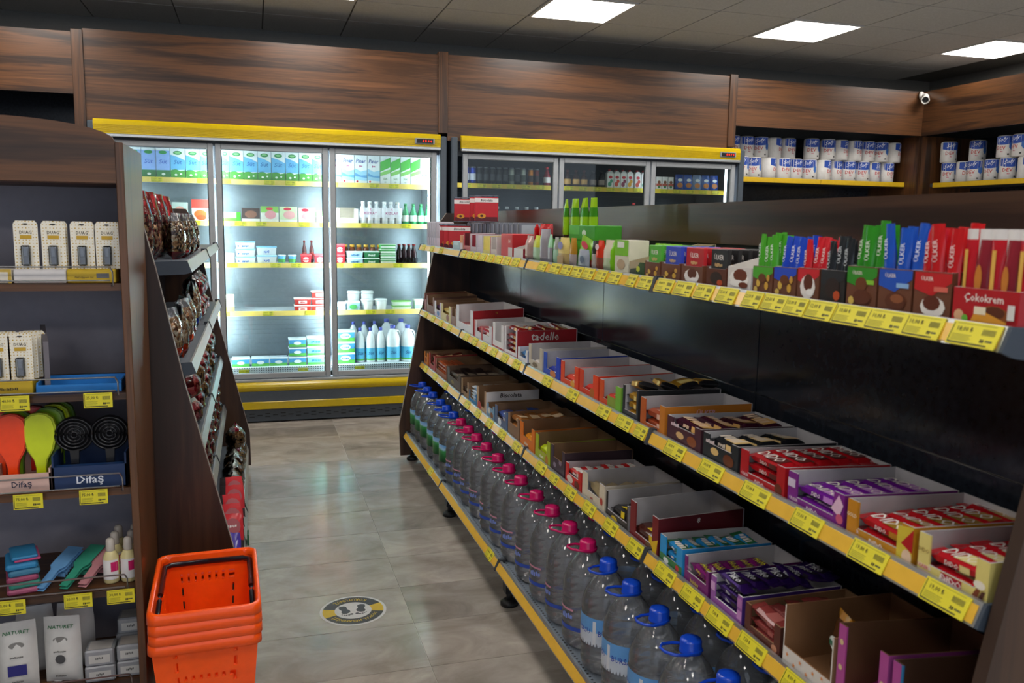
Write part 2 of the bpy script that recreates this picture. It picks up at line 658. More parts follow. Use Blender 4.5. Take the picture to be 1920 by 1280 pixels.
for k, (a, b) in enumerate(LIGHTS):
    row = {5.12: 'cooler row', 2.84: 'middle row', .56: 'entrance row', -1.72: 'added unseen fill row'}[b]
    col = ['outermost by the dark alcove', 'over the short shelving', 'over the long shelving', 'beyond the long shelving', 'beside the paper towel wall'][k // 4]
    thing('ceiling_light', f'square white ceiling light panel of the {row}, {col}', 'ceiling light', (a + CP / 2, b + CP / 2, ZC), group='ceiling light panels',
          parts=[('frame', fr_me), ('diffuser', df_me)])

struct('wall_back', MB().box(XW0, XW1 + .1, YW1, YW1 + .1, 0, ZC + .1, '#6f6f6c'))
struct('wall_right', MB().box(XW1, XW1 + .1, YW0, YW1, 0, ZC + .1, '#6f6f6c'))
struct('wall_left', MB().box(XW0 - .1, XW0, YW0, YW1 + .1, 0, ZC + .1, '#77757a'))
# fascia boards, plus unseen boards added to shape shadows
HY, HT = 6.03, 2.565
n_tr = [0]


def fascia(mb):
    n_tr[0] += 1
    return struct('trim_%d' % n_tr[0], mb)


fascia(MB().box(XW0, -1.056, HY, HY + .02, 2.165, 2.54, 'wood_x'))
fascia(MB().box(-.99, 1.272, HY, HY + .02, 1.98, HT, 'wood_x'))
fascia(MB().box(1.34, 3.59, HY, HY + .02, 1.98, HT + .006, 'wood_x'))
fascia(MB().box(3.656, 5.452, HY, HY + .02, 2.196, HT - .005, 'wood_x'))
fascia(MB().box(5.452, 5.472, 2.2, HY + .02, 2.196, HT - .005, 'wood_y'))
fascia(MB().box(-1.056, -.990, HY - .012, YW1, 0, 2.556, 'wood_z', .002))
fascia(MB().box(1.272, 1.34, HY - .012, YW1, 2.03, 2.586, 'wood_z', .002))
fascia(MB().box(3.59, 3.656, HY - .012, YW1, 2.03, 2.583, 'wood_z', .002))
fascia(MB().box(XW0, 5.452, HY + .02, YW1, 2.50, 2.52, '#3a2f28'))  # unseen top board, added to shape the shadow above the back fascia
fascia(MB().box(5.472, XW1, 2.2, YW1, 2.50, 2.52, '#3a2f28'))  # unseen shadow-shaping board added behind the side wall fascia
# uprights at the corner of the two alcoves and the dark linings behind the rolls
fascia(MB().box(5.452, 5.472, HY + .02, 6.66, 0, 2.196, 'wood_z'))
fascia(MB().box(5.472, XW1, HY, HY + .02, 0, 2.196, 'wood_z'))
fascia(MB().box(3.745, 5.452, 6.64, 6.66, 0, 2.196, 'dark_laminate'))
fascia(MB().box(6.02, 6.04, 2.2, HY, 0, 2.196, 'dark_laminate'))
fascia(MB().box(XW0, -1.056, 6.6, 6.62, 0, 2.5, 'dark_laminate'))

# ------------------------------------------------------------------ price tags (shared by value)
TAGS = {}


def tag_mesh(price, w=.082, h=.034, c='#e0d42a'):
    if (price, w) in TAGS:
        return TAGS[(price, w)]
    b = MB().box(-w / 2, w / 2, -.0012, .0004, -h / 2, h / 2, c)
    y = -.0016
    b.text(price + ' ₺', -.2 * w, h * .17, h * .24, '#2b2a18', y, wmax=w * .42)
    b.rect(-.46 * w, .34 * w, -h * .44, -h * .38, '#2b2a18', y)
    b.rect(-.47 * w, -.455 * w, -h * .4, h * .42, '#2b2a18', y)
    for k in range(9):
        b.rect(w * (.16 + .03 * k), w * (.175 + .03 * k), h * .02, h * .27, '#4a4a30', y)
    for k in range(4):
        b.rect(-.42 * w, w * (-.02 - .03 * (k % 2)), -h * (.06 + .075 * k), -h * (.085 + .075 * k), '#8d8a2a', y)
    b.text('Ge', w * .22, -h * .2, h * .18, '#2b2a18', y)
    b.rect(.28 * w, .42 * w, -h * .25, -h * .17, '#5a5a30', y)
    b.rect(-.4 * w, .4 * w, h * .40, h * .42, '#8d8a2a', y)
    TAGS[(price, w)] = b.mesh('price_tag')
    return TAGS[(price, w)]


def put_tags(shelf, spans, prices, x_top, z_top, x_bot, z_bot, base, side=-1):
    """tags on a tilted rail that runs along y; spans: (y0, y1) pairs"""
    t = Vector((x_top - x_bot, 0, z_top - z_bot)).normalized()
    ux = Vector((0, side * 1.0, 0))
    uy = t.cross(ux)
    cx, cz = (x_top + x_bot) / 2, (z_top + z_bot) / 2
    nrm = -uy
    for k, (a, b) in enumerate(spans):
        w = round(abs(a - b) * 100) / 100
        o = link('price_tag', tag_mesh(prices[k % len(prices)], max(.05, min(.09, w))), shelf)
        p = Vector((cx, (a + b) / 2, cz)) + nrm * .0028
        o.matrix_local = Matrix(((ux.x, uy.x, t.x, p.x), (ux.y, uy.y, t.y, p.y), (ux.z, uy.z, t.z, p.z), (0, 0, 0, 1)))


# ------------------------------------------------------------------ glass-door coolers
def cooler(x0, x1, splits, label, led, lit, shelves, canopy_left, prices):
    root = wthing('display_cooler', label, 'cooler', ((x0 + x1) / 2, 6.4, 0))
    P = lambda n, mb: wpart(root, n, mb)
    YF = 6.03
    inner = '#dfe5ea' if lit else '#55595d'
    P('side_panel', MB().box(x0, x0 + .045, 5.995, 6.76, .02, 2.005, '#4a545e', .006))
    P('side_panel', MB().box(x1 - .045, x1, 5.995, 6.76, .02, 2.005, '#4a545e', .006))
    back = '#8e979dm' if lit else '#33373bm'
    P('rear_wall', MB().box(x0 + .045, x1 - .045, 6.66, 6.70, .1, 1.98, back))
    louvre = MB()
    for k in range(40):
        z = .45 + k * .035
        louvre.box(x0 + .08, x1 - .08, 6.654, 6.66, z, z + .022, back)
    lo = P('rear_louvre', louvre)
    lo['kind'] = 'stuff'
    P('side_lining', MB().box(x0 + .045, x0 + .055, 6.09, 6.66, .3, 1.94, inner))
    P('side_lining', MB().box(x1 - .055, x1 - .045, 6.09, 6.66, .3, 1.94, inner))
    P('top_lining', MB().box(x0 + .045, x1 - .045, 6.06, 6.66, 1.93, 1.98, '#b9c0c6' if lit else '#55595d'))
    # canopy with grooves
    cx0, cx1 = x0 + canopy_left, x1 - .045
    prof = [(6.03, 2.02), (6.005, 2.018), (5.992, 2.008), (5.988, 1.985)]
    for k in range(6):
        z = 1.982 - k * .0085
        prof += [(5.988, z), (5.991, z - .002), (5.991, z - .004), (5.988, z - .006)]
    prof += [(5.988, 1.928), (6.03, 1.928)]
    P('canopy', MB().prism(prof, cx0, cx1, '#d0b40ag', 'x'))
    P('canopy_rail', MB().box(cx0, cx1, 5.986, 6.03, 1.908, 1.928, '#c9ced2m', .004))
    P('door_header', MB().box(x0 + .045, x1 - .045, 6.045, 6.062, 1.878, 1.935, '#3a3f45'))
    dx = cx1 - .115
    dp = P('control_display', MB().box(dx - .07, dx + .07, 5.980, 5.989, 1.945, 1.985, '#8d9398', .003).box(dx - .058, dx + .058, 5.978, 5.981, 1.951, 1.979, '#120c0c'))
    dg = MB()
    for k, ch in enumerate('4500' if lit else '0.70'):
        dg.text(ch, 0, 0, .014, 'digit_red', fn=lambda a, b, k=k: (dx - .012 + k * .019 + a, 5.9772, 1.965 + b))
    link('digits', dg.mesh('digits'), dp)
    # doors
    for a, b in zip(splits[:-1], splits[1:]):
        a, b = a + .006, b - .006
        z0, z1, w = .312, 1.892, .036
        f = MB()
        f.box(a, a + w, 6.012, 6.05, z0, z1, '#a4a9ad', .004).box(b - w, b, 6.012, 6.05, z0, z1, '#a4a9ad', .004)
        f.box(a + w, b - w, 6.013, 6.05, z0, z0 + w, '#a4a9ad', .004).box(a + w, b - w, 6.013, 6.05, z1 - w, z1, '#a4a9ad', .004)
        d = P('door', f)
        link('glass_pane', MB().box(a + w - .004, b - w + .004, 6.030, 6.034, z0 + w - .004, z1 - w + .004, 'door_glass').mesh('glass_pane'), d)
        g = MB()
        for q in (a + w, b - w - .006):
            g.box(q, q + .006, 6.036, 6.046, z0 + w, z1 - w, '#2a2d31')
        link('gasket', g.mesh('gasket'), d)
    # light tubes beside the mullions
    for k, sx in enumerate(splits):
        for q in ((.045,) if k == 0 else (-.045,) if k == len(splits) - 1 else (-.030, .030)):
            if not lit and k != len(splits) - 1 and q < 0:
                continue
            P('light_tube', MB().lathe([(.009, .40), (.009, 1.86)], led, 8, (sx + q, 6.085, 0)))
    # shelves
    for si, z in enumerate(shelves):
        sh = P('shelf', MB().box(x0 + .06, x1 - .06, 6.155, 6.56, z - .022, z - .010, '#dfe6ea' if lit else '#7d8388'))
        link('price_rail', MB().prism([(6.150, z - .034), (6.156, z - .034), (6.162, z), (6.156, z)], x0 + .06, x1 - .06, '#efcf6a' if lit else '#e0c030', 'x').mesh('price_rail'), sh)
        spans = [(x0 + .15 + k * (.23 if lit else .115)) for k in range(int((x1 - x0 - .3) / (.23 if lit else .115)) + 1)]
        for k, x in enumerate(spans):
            o = link('price_tag', tag_mesh(prices[(k + si) % len(prices)], .07, .030), sh, (x + (.03 * ((k * 7 + si * 3) % 5 - 2) if lit else 0), 6.1505, z - .017))
            o.rotation_euler = (-.17, 0, 0)
    dk = P('deck', MB().box(x0 + .05, x1 - .05, 6.12, 6.6, .355, .372, '#d9dfe3').box(x0 + .05, x1 - .05, 6.10, 6.12, .335, .374, 'perforated_white'))
    for k in range(5):
        link('price_tag', tag_mesh('9,90', .07, .030), dk, (x0 + .5 + k * .4, 6.098, .348))
    P('sill', MB().box(x0 + .045, x1 - .045, 6.0, 6.1, .288, .306, '#a4a9ad', .003))
    rb = [(6.03, .226)] + [(5.99 - .022 * math.sin(PI * k / 8), .226 + .062 * k / 8) for k in range(9)] + [(6.03, .288)]
    P('bumper', MB().prism(rb, x0 + .02, x1 - .02, '#d0b40ag', 'x', False))
    P('lower_panel', MB().box(x0 + .02, x1 - .02, 5.990, 6.02, .153, .226, '#59626c', .003))
    P('stripe', MB().box(x0 + .02, x1 - .02, 5.986, 6.02, .099, .153, '#d0b40ag', .004))
    kp = P('kick_panel', MB().box(x0 + .02, x1 - .02, 6.005, 6.03, .012, .099, '#454d56'))
    sl = MB()
    k = 0
    x = x0 + .15
    while x < x1 - .15:
        for z in ((.062, .040) if k % 2 else (.051,)):
            sl.box(x, x + .034, 6.0035, 6.0055, z, z + .006, '#101316')
        x += .052
        k += 1
    link('grille_slot', sl.mesh('grille_slot'), kp)['kind'] = 'stuff'
    P('plinth', MB().box(x0 + .04, x1 - .04, 6.05, 6.7, 0, .03, '#15171a'))
    return root


SHZ = [1.672, 1.389, 1.104, .766]
cooler(-.985, 1.328, (-.960, -.235, .508, 1.265), 'bright yellow and grey glass-door milk cooler at the end of the aisle', 'led_bright', True, SHZ, .035, ['19,50', '24,90', '8,75', '32,00'])
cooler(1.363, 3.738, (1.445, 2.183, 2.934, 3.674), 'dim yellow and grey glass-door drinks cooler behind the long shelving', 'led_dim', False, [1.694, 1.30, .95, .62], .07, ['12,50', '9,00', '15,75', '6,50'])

# ------------------------------------------------------------------ long shelving (right of the aisle)
YN, YFAR = .84, 4.84
GX = 1.23
lg = wthing('shelving_gondola', 'long dark shelving gondola with yellow price rails, full of chocolate trays and water', 'shelving', (GX, 2.84, 0))
half = [(.804, .03), (.796, .21), (.901, .752), (.997, 1.215), (1.035, 1.40), (1.075, 1.455)]
panel = half + [(2 * GX - x, z) for x, z in reversed(half)]
wpart(lg, 'end_panel', MB().prism(panel, YFAR + .004, YFAR + .024, 'wood_dark_z'))
wpart(lg, 'end_panel', MB().prism(panel, YN - .026, YN - .006, 'wood_dark_z'))
for y in (YFAR + .004, YN - .026):
    edge = MB()
    for (xa, za), (xb, zb) in zip(half[:-1], half[1:]):
        edge.hexa([(xa - .0015, y, za), (xb - .0015, y, zb), (xa - .0015, y + .02, za), (xb - .0015, y + .02, zb), (xa, y, za), (xb, y, zb), (xa, y + .02, za), (xb, y + .02, zb)], '#8b7f78' if y > 3 else '#3a2a20')
    wpart(lg, 'edge_band', edge)
for k in range(4):
    y0, y1 = YN + k, YN + k + 1
    wpart(lg, 'back_panel', MB().box(1.215, 1.245, y0 + .002, y1 - .002, .981, 1.36, 'dark_laminate'))
    wpart(lg, 'back_panel', MB().box(1.215, 1.245, y0 + .002, y1 - .002, .15, .977, 'dark_laminate'))
    wpart(lg, 'header_panel', MB().box(1.205, 1.255, y0 + (.0 if k else .004), y1, 1.352, 1.463, 'wood_dark_y'))
wpart(lg, 'header_seam', MB().box(1.213, 1.216, YN, YFAR, 1.335, 1.352, '#0c0d0f'))
for k in range(5):
    y = YFAR - k
    wpart(lg, 'upright', MB().box(1.218, 1.242, y - .014, y + .014, .05, 1.36, '#1a1c20'))
    if k:
        wpart(lg, 'foot', MB().box(.855, .895, y - .02, y + .02, .05, .14, '#16181b').lathe([(.012, .02), (.012, .06)], '#16181b', 8, (.875, y, 0)).lathe([(.034, 0), (.034, .012), (.02, .022)], '#131416', 12, (.875, y, 0)))
    else:
        wpart(lg, 'foot', MB().lathe([(.012, .02), (.012, .12)], '#16181b', 8, (.875, y + .012, 0)).lathe([(.034, 0), (.034, .012), (.02, .022)], '#131416', 12, (.875, y + .012, 0)))
wpart(lg, 'base_beam', MB().box(.87, 1.25, YN, YFAR, .10, .135, '#1b1d21'))
LV = [(1.275, .9225, .909), (.901, .926, .912), (.594, .926, .912), (.176, .835, .817)]
SP1 = [(1.978, 1.941), (1.917, 1.843), (1.821, 1.738), (1.725, 1.648), (1.634, 1.561), (1.544, 1.47), (1.446, 1.381), (1.377, 1.309), (1.308, 1.247), (1.245, 1.173), (1.17, 1.092), (1.090, 1.015), (1.013, .941), (.926, .848),
       (2.696, 2.617), (2.575, 2.486), (2.471, 2.389), (2.381, 2.297), (2.291, 2.212), (2.193, 2.12), (2.103, 2.03)] + [(3.80 - .115 * k, 3.72 - .115 * k) for k in range(8)] + [(4.75 - .23 * k, 4.67 - .23 * k) for k in range(3)]
SP2 = [(2.63, 2.554), (2.4, 2.318), (2.162, 2.078), (2.027, 1.94), (1.915, 1.851), (1.747, 1.658), (1.584, 1.495), (1.417, 1.33), (1.253, 1.171), (1.097, 1.014), (.941, .857)] + [(3.75 - .155 * k, 3.67 - .155 * k) for k in range(6)] + [(4.7 - .2 * k, 4.62 - .2 * k) for k in range(4)]
SP3 = [(2.68, 2.59), (2.541, 2.468), (2.397, 2.315), (2.244, 2.162), (2.089, 2.005), (1.93, 1.85), (1.767, 1.68), (1.637, 1.55), (1.521, 1.433), (1.4, 1.312), (1.249, 1.172), (1.06, .98)] + [(3.72 - .19 * k, 3.64 - .19 * k) for k in range(5)] + [(4.7 - .26 * k, 4.62 - .26 * k) for k in range(3)]
SP4 = [(2.98, 2.90), (4.1, 4.02)]
PR = [['45,00', '40,00', '40,00', '40,00', '28,95', '25,00', '22,50', '23,00', '23,00', '12,00', '10,00', '10,00', '10,00', '18,00'],
      ['20,00', '14,50', '22,00', '22,00', '22,00', '18,00', '18,00', '17,00', '19,00', '19,00', '19,00'],
      ['6,00', '6,50', '8,00', '8,00', '10,00', '10,00', '5,00', '7,00', '7,00', '7,50', '8,00'], ['36,00']]
for li, ((z, xt, xb), spans) in enumerate(zip(LV, (SP1, SP2, SP3, SP4))):
    hl = .033
    for k in range(4):
        y0, y1 = YN + k + .003, YN + k + .997
        back = 1.213
        d = MB().box(xt + .003, back, y0, y1, z - .036, z - .009, '#4d555f')
        if li == 3:
            d = MB().box(xt + .003, back, y0, y1, z - .03, z - .009, '#737d88')
            q = y0 + .02
            while q < y1 - .01:      # punched holes along the front of the base shelf
                for xx in (xt + .018,):
                    d.box(xx, xx + .006, q, q + .006, z - .0095, z - .0087, '#14171b')
                q += .0165
        s = wpart(lg, 'shelf', d)
        t = Vector((xt - xb, 0, hl))
        pol = lambda a, b, o: [(xb - o + (xt - xb) * a, z - hl + hl * a), (xb - o + (xt - xb) * b, z - hl + hl * b)]
        rail = MB()
        rail.prism([(xb, z - hl), (xt, z), (xt + .006, z), (xb + .008, z - hl)], y0, y1, '#c3c6c6m')
        link('price_rail', rail.mesh('price_rail'), s)
        (a0, a1) = pol(.10, .84, .0012)
        ins = MB().prism([a0, a1, (a1[0] + .0008, a1[1]), (a0[0] + .0008, a0[1])], y0 + .004, y1 - .004, '#e6b640g')
        link('rail_insert', ins.mesh('rail_insert'), s)
        inside = [sp for sp in spans if y0 < (sp[0] + sp[1]) / 2 < y1]
        inside.sort(key=lambda p: -p[0])
        pr = PR[li]
        pick = [pr[(spans.index(sp)) % len(pr)] for sp in inside]
        put_tags(s, inside, pick or ['9,00'], xt, z - .004, xb, z - hl + .002, None)
        link('rail_clip', MB().prism([(xb - .003, z - hl - .003), (xt - .003, z + .003), (xt + .02, z + .003), (xt + .02, z - hl)], y1 - .006, y1 + .010, '#2c3138').mesh('rail_clip'), s)
        if k == 0:
            link('shelf_end', MB().prism([(xb, z - hl), (xt, z), (xt + .07, z - .004), (xt + .07, z - .05), (xb + .02, z - hl - .008)], y0 - .006, y0, '#39434f').mesh('shelf_end'), s)

# ------------------------------------------------------------------ short shelving (left of the aisle)
LX, LYN, LYF = -.47, 2.70, 4.84
sg = wthing('shelving_gondola', 'short shelving gondola holding nut and dried fruit bags beside the orange baskets', 'shelving', (LX, 3.77, 0))
halfl = [(-.044, .03), (-.047, .22), (-.141, .62), (-.208, .90), (-.277, 1.25), (-.312, 1.40), (-.34, 1.45)]
panl = halfl + [(2 * LX - x, z) for x, z in reversed(halfl)]
wpart(sg, 'end_panel', MB().prism(panl, LYF + .004, LYF + .024, 'wood_dark_z'))
wpart(sg, 'end_panel', MB().prism(panl, LYN - .026, LYN - .006, 'wood_dark_z'))
for y in (LYF + .004, LYN - .026):
    edge = MB()
    for (xa, za), (xb, zb) in zip(halfl[:-1], halfl[1:]):
        edge.hexa([(xa, y, za), (xb, y, zb), (xa, y + .02, za), (xb, y + .02, zb), (xa + .0015, y, za), (xb + .0015, y, zb), (xa + .0015, y + .02, za), (xb + .0015, y + .02, zb)], '#8b7f78')
    wpart(sg, 'edge_band', edge)
for y0, y1 in ((LYN, 3.77), (3.77, LYF)):
    wpart(sg, 'back_panel', MB().box(LX - .015, LX + .015, y0 + .002, y1 - .002, .1, 1.4, 'dark_laminate'))
for y in (LYN + .1, 3.77, LYF - .05):
    wpart(sg, 'foot', MB().box(-.125, -.085, y - .02, y + .02, .02, .12, '#16181b').lathe([(.034, 0), (.034, .012), (.02, .022)], '#131416', 12, (-.105, y, 0)))
wpart(sg, 'base_beam', MB().box(LX, -.09, LYN, LYF, .09, .12, '#1b1d21'))
LLV = [(1.272, -.19, -.178), (.966, -.188, -.176), (.656, -.186, -.174), (.384, -.176, -.164), (.157, -.066, -.054)]
for li, (z, xt, xb) in enumerate(LLV):
    for k, (y0, y1) in enumerate(((LYN + .003, 3.768), (3.772, LYF - .003))):
        hl = .034
        s = wpart(sg, 'shelf', MB().box(LX + .017, xt - .003, y0, y1, z - .036, z - .009, '#59626c'))
        link('price_rail', MB().prism([(xb, z - hl), (xt, z), (xt - .006, z), (xb - .008, z - hl)], y0, y1, '#c9cccdm').mesh('price_rail'), s)
        link('rail_clip', MB().prism([(xb + .003, z - hl - .003), (xt + .003, z + .003), (xt - .02, z + .003), (xt - .02, z - hl)], y1 - .008, y1 + .008, '#2c3138').mesh('rail_clip'), s)
        if k == 0:
            link('shelf_end', MB().prism([(xb, z - hl), (xt, z), (xt - .13, z - .004), (xt - .13, z - .045), (xb - .02, z - hl - .006)], y0 - .004, y0, '#39434f').mesh('shelf_end'), s)
wpart(sg, 'rail_holder', MB().box(-.053, -.046, 3.36, 3.42, .12, .165, '#1c5a3a', .002))

# ------------------------------------------------------------------ end unit that faces the camera
UX0, UX1, UY0, UY1 = -.92, -.30, 2.30, 2.655
un = wthing('end_unit', 'walnut end shelf unit with arched top, grooming goods and chrome rails', 'shelf unit', ((UX0 + UX1) / 2, 2.48, 0))
wpart(un, 'side_panel', MB().box(UX1 - .019, UX1, UY0, UY1, 0, 1.578, 'wood_z', .0015))
wpart(un, 'side_panel', MB().box(UX0, UX0 + .019, UY0, UY1, 0, 1.578, 'wood_z', .0015))
arch = [(UX1 - .019, 1.480), (UX1 - .019, 1.582)] + [(-.61 + .29 * math.cos(a), 1.582 + .05 * math.sin(a)) for a in [PI * k / 16 for k in range(17)]] + [(UX0 + .019, 1.582), (UX0 + .019, 1.480)]
wpart(un, 'arch_board', MB().prism(arch, UY0 + .004, UY0 + .022, 'wood_shelf_x'))
wpart(un, 'top_board', MB().box(UX0 + .019, UX1 - .019, UY0 + .024, UY1 - .02, 1.478, 1.496, 'wood_shelf_x'))
wpart(un, 'back_panel', MB().box(UX0 + .019, UX1 - .019, UY1 - .018, UY1 - .002, .05, 1.50, '#8f8b96'))
UZ = [1.232, .953, .702, .428, .150]
UTAG = [[], [(-.572, '40,00'), (-.385, '25,00')], [(-.556, '75,00'), (-.407, '75,00')], [(-.610, '15,00'), (-.456, '20,00'), (-.355, '30,00')], [(-.367, '45,00'), (-.53, '45,00')]]
for z, tg in zip(UZ, UTAG):
    sh = wpart(un, 'shelf', MB().box(UX0 + .019, UX1 - .019, UY0 + .02, UY1 - .019, z - .018, z, 'wood_shelf_x'))
    y = UY0 + .012
    xr, xl = UX1 - .045, UX0 + .045
    rl = MB()
    for h in (.042, .008):
        rl.tube([(xl, y, z + h), (xr, y, z + h)], .0022, '#c5c9ccm', 6)
    for x in (xl, xr):
        rl.tube([(x, y, z + .042), (x + (.006 if x > -.6 else -.006), y, z + .03), (x + (.006 if x > -.6 else -.006), y, z - .004), (x, y + .012, z - .006)], .0022, '#c5c9ccm', 6)
    link('wire_rail', rl.mesh('wire_rail'), sh)
    for x, p in tg:
        link('price_tag', tag_mesh(p, .066, .038), sh, (x, UY0 + .004, z - .014))
#@PRODUCTS

# ------------------------------------------------------------------ goods in the milk cooler
CY = 6.165                         # front line of the goods


def carton(w, d, h, kind):
    b = MB().box(-w / 2, w / 2, 0, d, 0, h, '#f3f7f8')
    x0, x1 = -w / 2, w / 2
    if kind == 'milk_blue':
        b.front([(x0, h * .30), (x1, h * .30), (x1, h * .62), (x1 * .1, h * .72), (x0, h * .80)], '#6fb9e8')
        b.front([(x0, .0), (x1, 0), (x1, h * .30), (x1 * .3, h * .26), (x0 * .3, h * .33), (x0, h * .28)], '#4f9a3c')
        b.oval(0, h * .86, w * .30, h * .065, '#2f8f46').oval(0, h * .865, w * .2, h * .035, '#8fd08a', -.001)
        b.text('Süt', 0, h * .56, h * .14, '#2b6fb5', -.0012, wmax=w * .7, italic=.2)
        b.oval(-w * .15, h * .14, w * .1, h * .035, '#f5f7f5', -.001, 8).oval(w * .2, h * .17, w * .08, h * .03, '#f5f7f5', -.001, 8)
    elif kind == 'milk_violet':
        b.front([(x0, h * .28), (x1, h * .28), (x1, h * .92), (x0, h * .92)], '#8fb0ea')
        b.rect(x0, x1, .0, h * .28, '#3f7a46')
        b.oval(0, h * .86, w * .30, h * .06, '#2f8f46').text('Süt', 0, h * .56, h * .14, '#3d62c4', -.0012, wmax=w * .7, italic=.2)
        b.oval(0, h * .15, w * .14, h * .04, '#e8eeea', -.001, 8)
    elif kind == 'pinar':
        b.front([(x0, h * .15), (x1, h * .12), (x1, h * .50), (0, h * .44), (x0, h * .55)], '#9fd0ea').front([(x0, h * .28), (x1, h * .22), (x1, h * .32), (0, h * .3), (x0, h * .4)], '#5f9ed2', -.0009)
        b.text('Pınar', 0, h * .80, h * .14, '#123f9a', -.001, wmax=w * .82, italic=.25).text('süt', 0, h * .62, h * .07, '#c04a86', -.001)
        b.oval(-w * .3, h * .1, w * .08, h * .035, '#d81e2c', -.001)
    elif kind == 'green':
        b.front([(x0, h * .45), (x1, h * .62), (x1, h * .95), (x0, h * .78)], '#55b948').front([(x0, h * .30), (x1, h * .42), (x1, h * .55), (x0, h * .42)], '#8ed06c')
        b.text('Süt', 0, h * .22, h * .08, '#2a8f3a', -.001, wmax=w * .6)
        b.oval(0, h * .1, w * .12, h * .03, '#cfd8d2', -.001)
    else:      # pale green-white
        b.front([(x0, h * .2), (x1, h * .35), (x1, h * .8), (x0, h * .6)], '#b9e2a8').text('Ayran', 0, h * .4, h * .08, '#3a9a4a', -.001, wmax=w * .7)
    b.prism([(x0, h), (x1, h), (0, h + .004)], d * .45, d * .55, '#e3eaec')
    return b.mesh('milk_carton')


def cartons(xs, kinds, top, where):
    cache = {}
    z = SHZ[0] - .010
    for i, (x0, x1) in enumerate(zip(xs[:-1], xs[1:])):
        k = kinds[i]
        w = round(x1 - x0 - .003, 3)
        if (k, w) not in cache:
            cache[(k, w)] = carton(w, .09, top - z, k)
        desc = {'milk_blue': 'white and sky-blue milk carton', 'milk_violet': 'violet-blue milk carton', 'pinar': 'white carton with pale blue wave', 'green': 'white and leaf-green carton', 'pale': 'pale green and white carton'}[k]
        thing('milk_carton', f'{desc}, {ORD[i]} on top shelf behind the {where} milk cooler door', 'carton', ((x0 + x1) / 2, CY + .001 * (i % 3), z), group='milk cartons on the top cooler shelf', mesh=cache[(k, w)])


cartons([-.88, -.79, -.697, -.607, -.519, -.424, -.331, -.262], ['milk_violet'] * 4 + ['milk_blue'] * 3, 1.862, 'first')
cartons([-.2, -.144, -.052, .04, .13, .224, .315, .405, .482], ['milk_blue'] * 8, 1.868, 'second')
cartons([.548, .608, .698, .788, .879, .954, 1.025, 1.098, 1.169, 1.232], ['pinar'] * 4 + ['green'] * 4 + ['pale'], 1.866, 'third')


def flatbox(w, d, h, base, bits, name='pack'):
    b = MB().box(-w / 2, w / 2, 0, d, 0, h, base, .002)
    for n, t in enumerate(bits):
        yy = -.0005 - .0003 * n
        if t[0] == 'r':
            b.rect(*[a * (w if i < 2 else h) for i, a in enumerate(t[1:5])], t[5], yy)
        elif t[0] == 'o':
            b.oval(t[1] * w, t[2] * h, t[3] * w, t[4] * h, t[5], yy)
        else:
            b.text(t[1], t[2] * w, t[3] * h, t[4] * h, t[5], yy, wmax=w * .8, italic=.15)
    return b


z2 = SHZ[1] - .010
# second shelf
g = 'packs on the second milk cooler shelf'
for x, lab, base, bits, h, w in [
        (-.60, 'green and white cheese pack behind the nut bags', '#dfe9dc', [('r', -.5, .5, .5, 1, '#8cc63f'), ('o', 0, .3, .3, .2, '#f5f0d8')], .12, .12),
        (-.47, 'grey-green sausage pack behind the first cooler door', '#b9c7c0', [('r', -.5, .5, 0, .3, '#5d9a50'), ('o', 0, .6, .3, .2, '#d49a8a')], .13, .10),
        (-.34, 'white and red sausage pack behind the first cooler door', '#f2efe8', [('r', -.5, .5, .62, 1, '#e8453a'), ('o', 0, .35, .38, .2, '#e0602a'), ('o', .05, .2, .3, .12, '#c84a22')], .15, .11),
        (-.145, 'low green and white tub carton, second shelf, second door', '#e9f1e6', [('r', -.5, .5, 0, .45, '#62c43c'), ('r', .28, .5, 0, 1.0, '#49d02a')], .07, .128),
        (-.013, 'dark burger patty pack on the second shelf, second door', '#4a3a36', [('o', 0, .58, .34, .26, '#8d5f4c'), ('r', -.5, .5, 0, .28, '#f0ece8')], .10, .12),
        (.112, 'pink ham slice pack with green corner, second cooler door', '#e9e6dc', [('r', -.5, .5, .62, 1, '#8fc75c'), ('o', .05, .5, .32, .26, '#e59aa0'), ('r', -.5, .5, 0, .22, '#f6f4f0'), ('o', 0, .86, .2, .08, '#d8344a')], .115, .118),
        (.238, 'light green ham pack in the middle of the second shelf', '#cfe2b4', [('o', .05, .5, .34, .25, '#e8aaa8'), ('r', -.5, .5, 0, .22, '#f6f4f0'), ('o', -.05, .86, .22, .09, '#d8344a')], .115, .120),
        (.364, 'white ham pack with red label on the second shelf', '#f1eee8', [('o', .05, .45, .36, .22, '#e9a2a6'), ('r', -.5, .5, .74, 1, '#f4c9cc'), ('o', -.1, .85, .22, .1, '#cf2f44')], .11, .118),
        (.450, 'narrow pale turkey pack beside the second door frame', '#f1eee8', [('r', -.5, .5, .6, 1, '#9cc77a'), ('o', 0, .4, .3, .2, '#e6b1a6')], .09, .045)]:
    thing('food_pack', lab, 'food pack', (x, CY, z2), group=g, mesh=flatbox(w, .08, h, base, bits))
b = MB().hexa([(-.08, 0, 0), (-.08, 0, .03), (-.08, .16, 0), (-.08, .16, .12), (.08, 0, 0), (.08, 0, .03), (.08, .16, 0), (.08, .16, .12)], ['#d9d4cc', '#d9d4cc', '#ece9e4', '#d9d4cc', '#d9d4cc', '#b9a894'])
b.box(-.08, -.05, -.001, .001, 0, .11, '#ece9e4').box(.05, .08, -.001, .001, 0, .11, '#ece9e4').box(-.05, .05, -.001, .001, 0, .045, '#ece9e4')
thing('open_carton', 'open white cardboard carton beside the shrink-wrapped bottles', 'box', (.642, CY, z2), mesh=b)


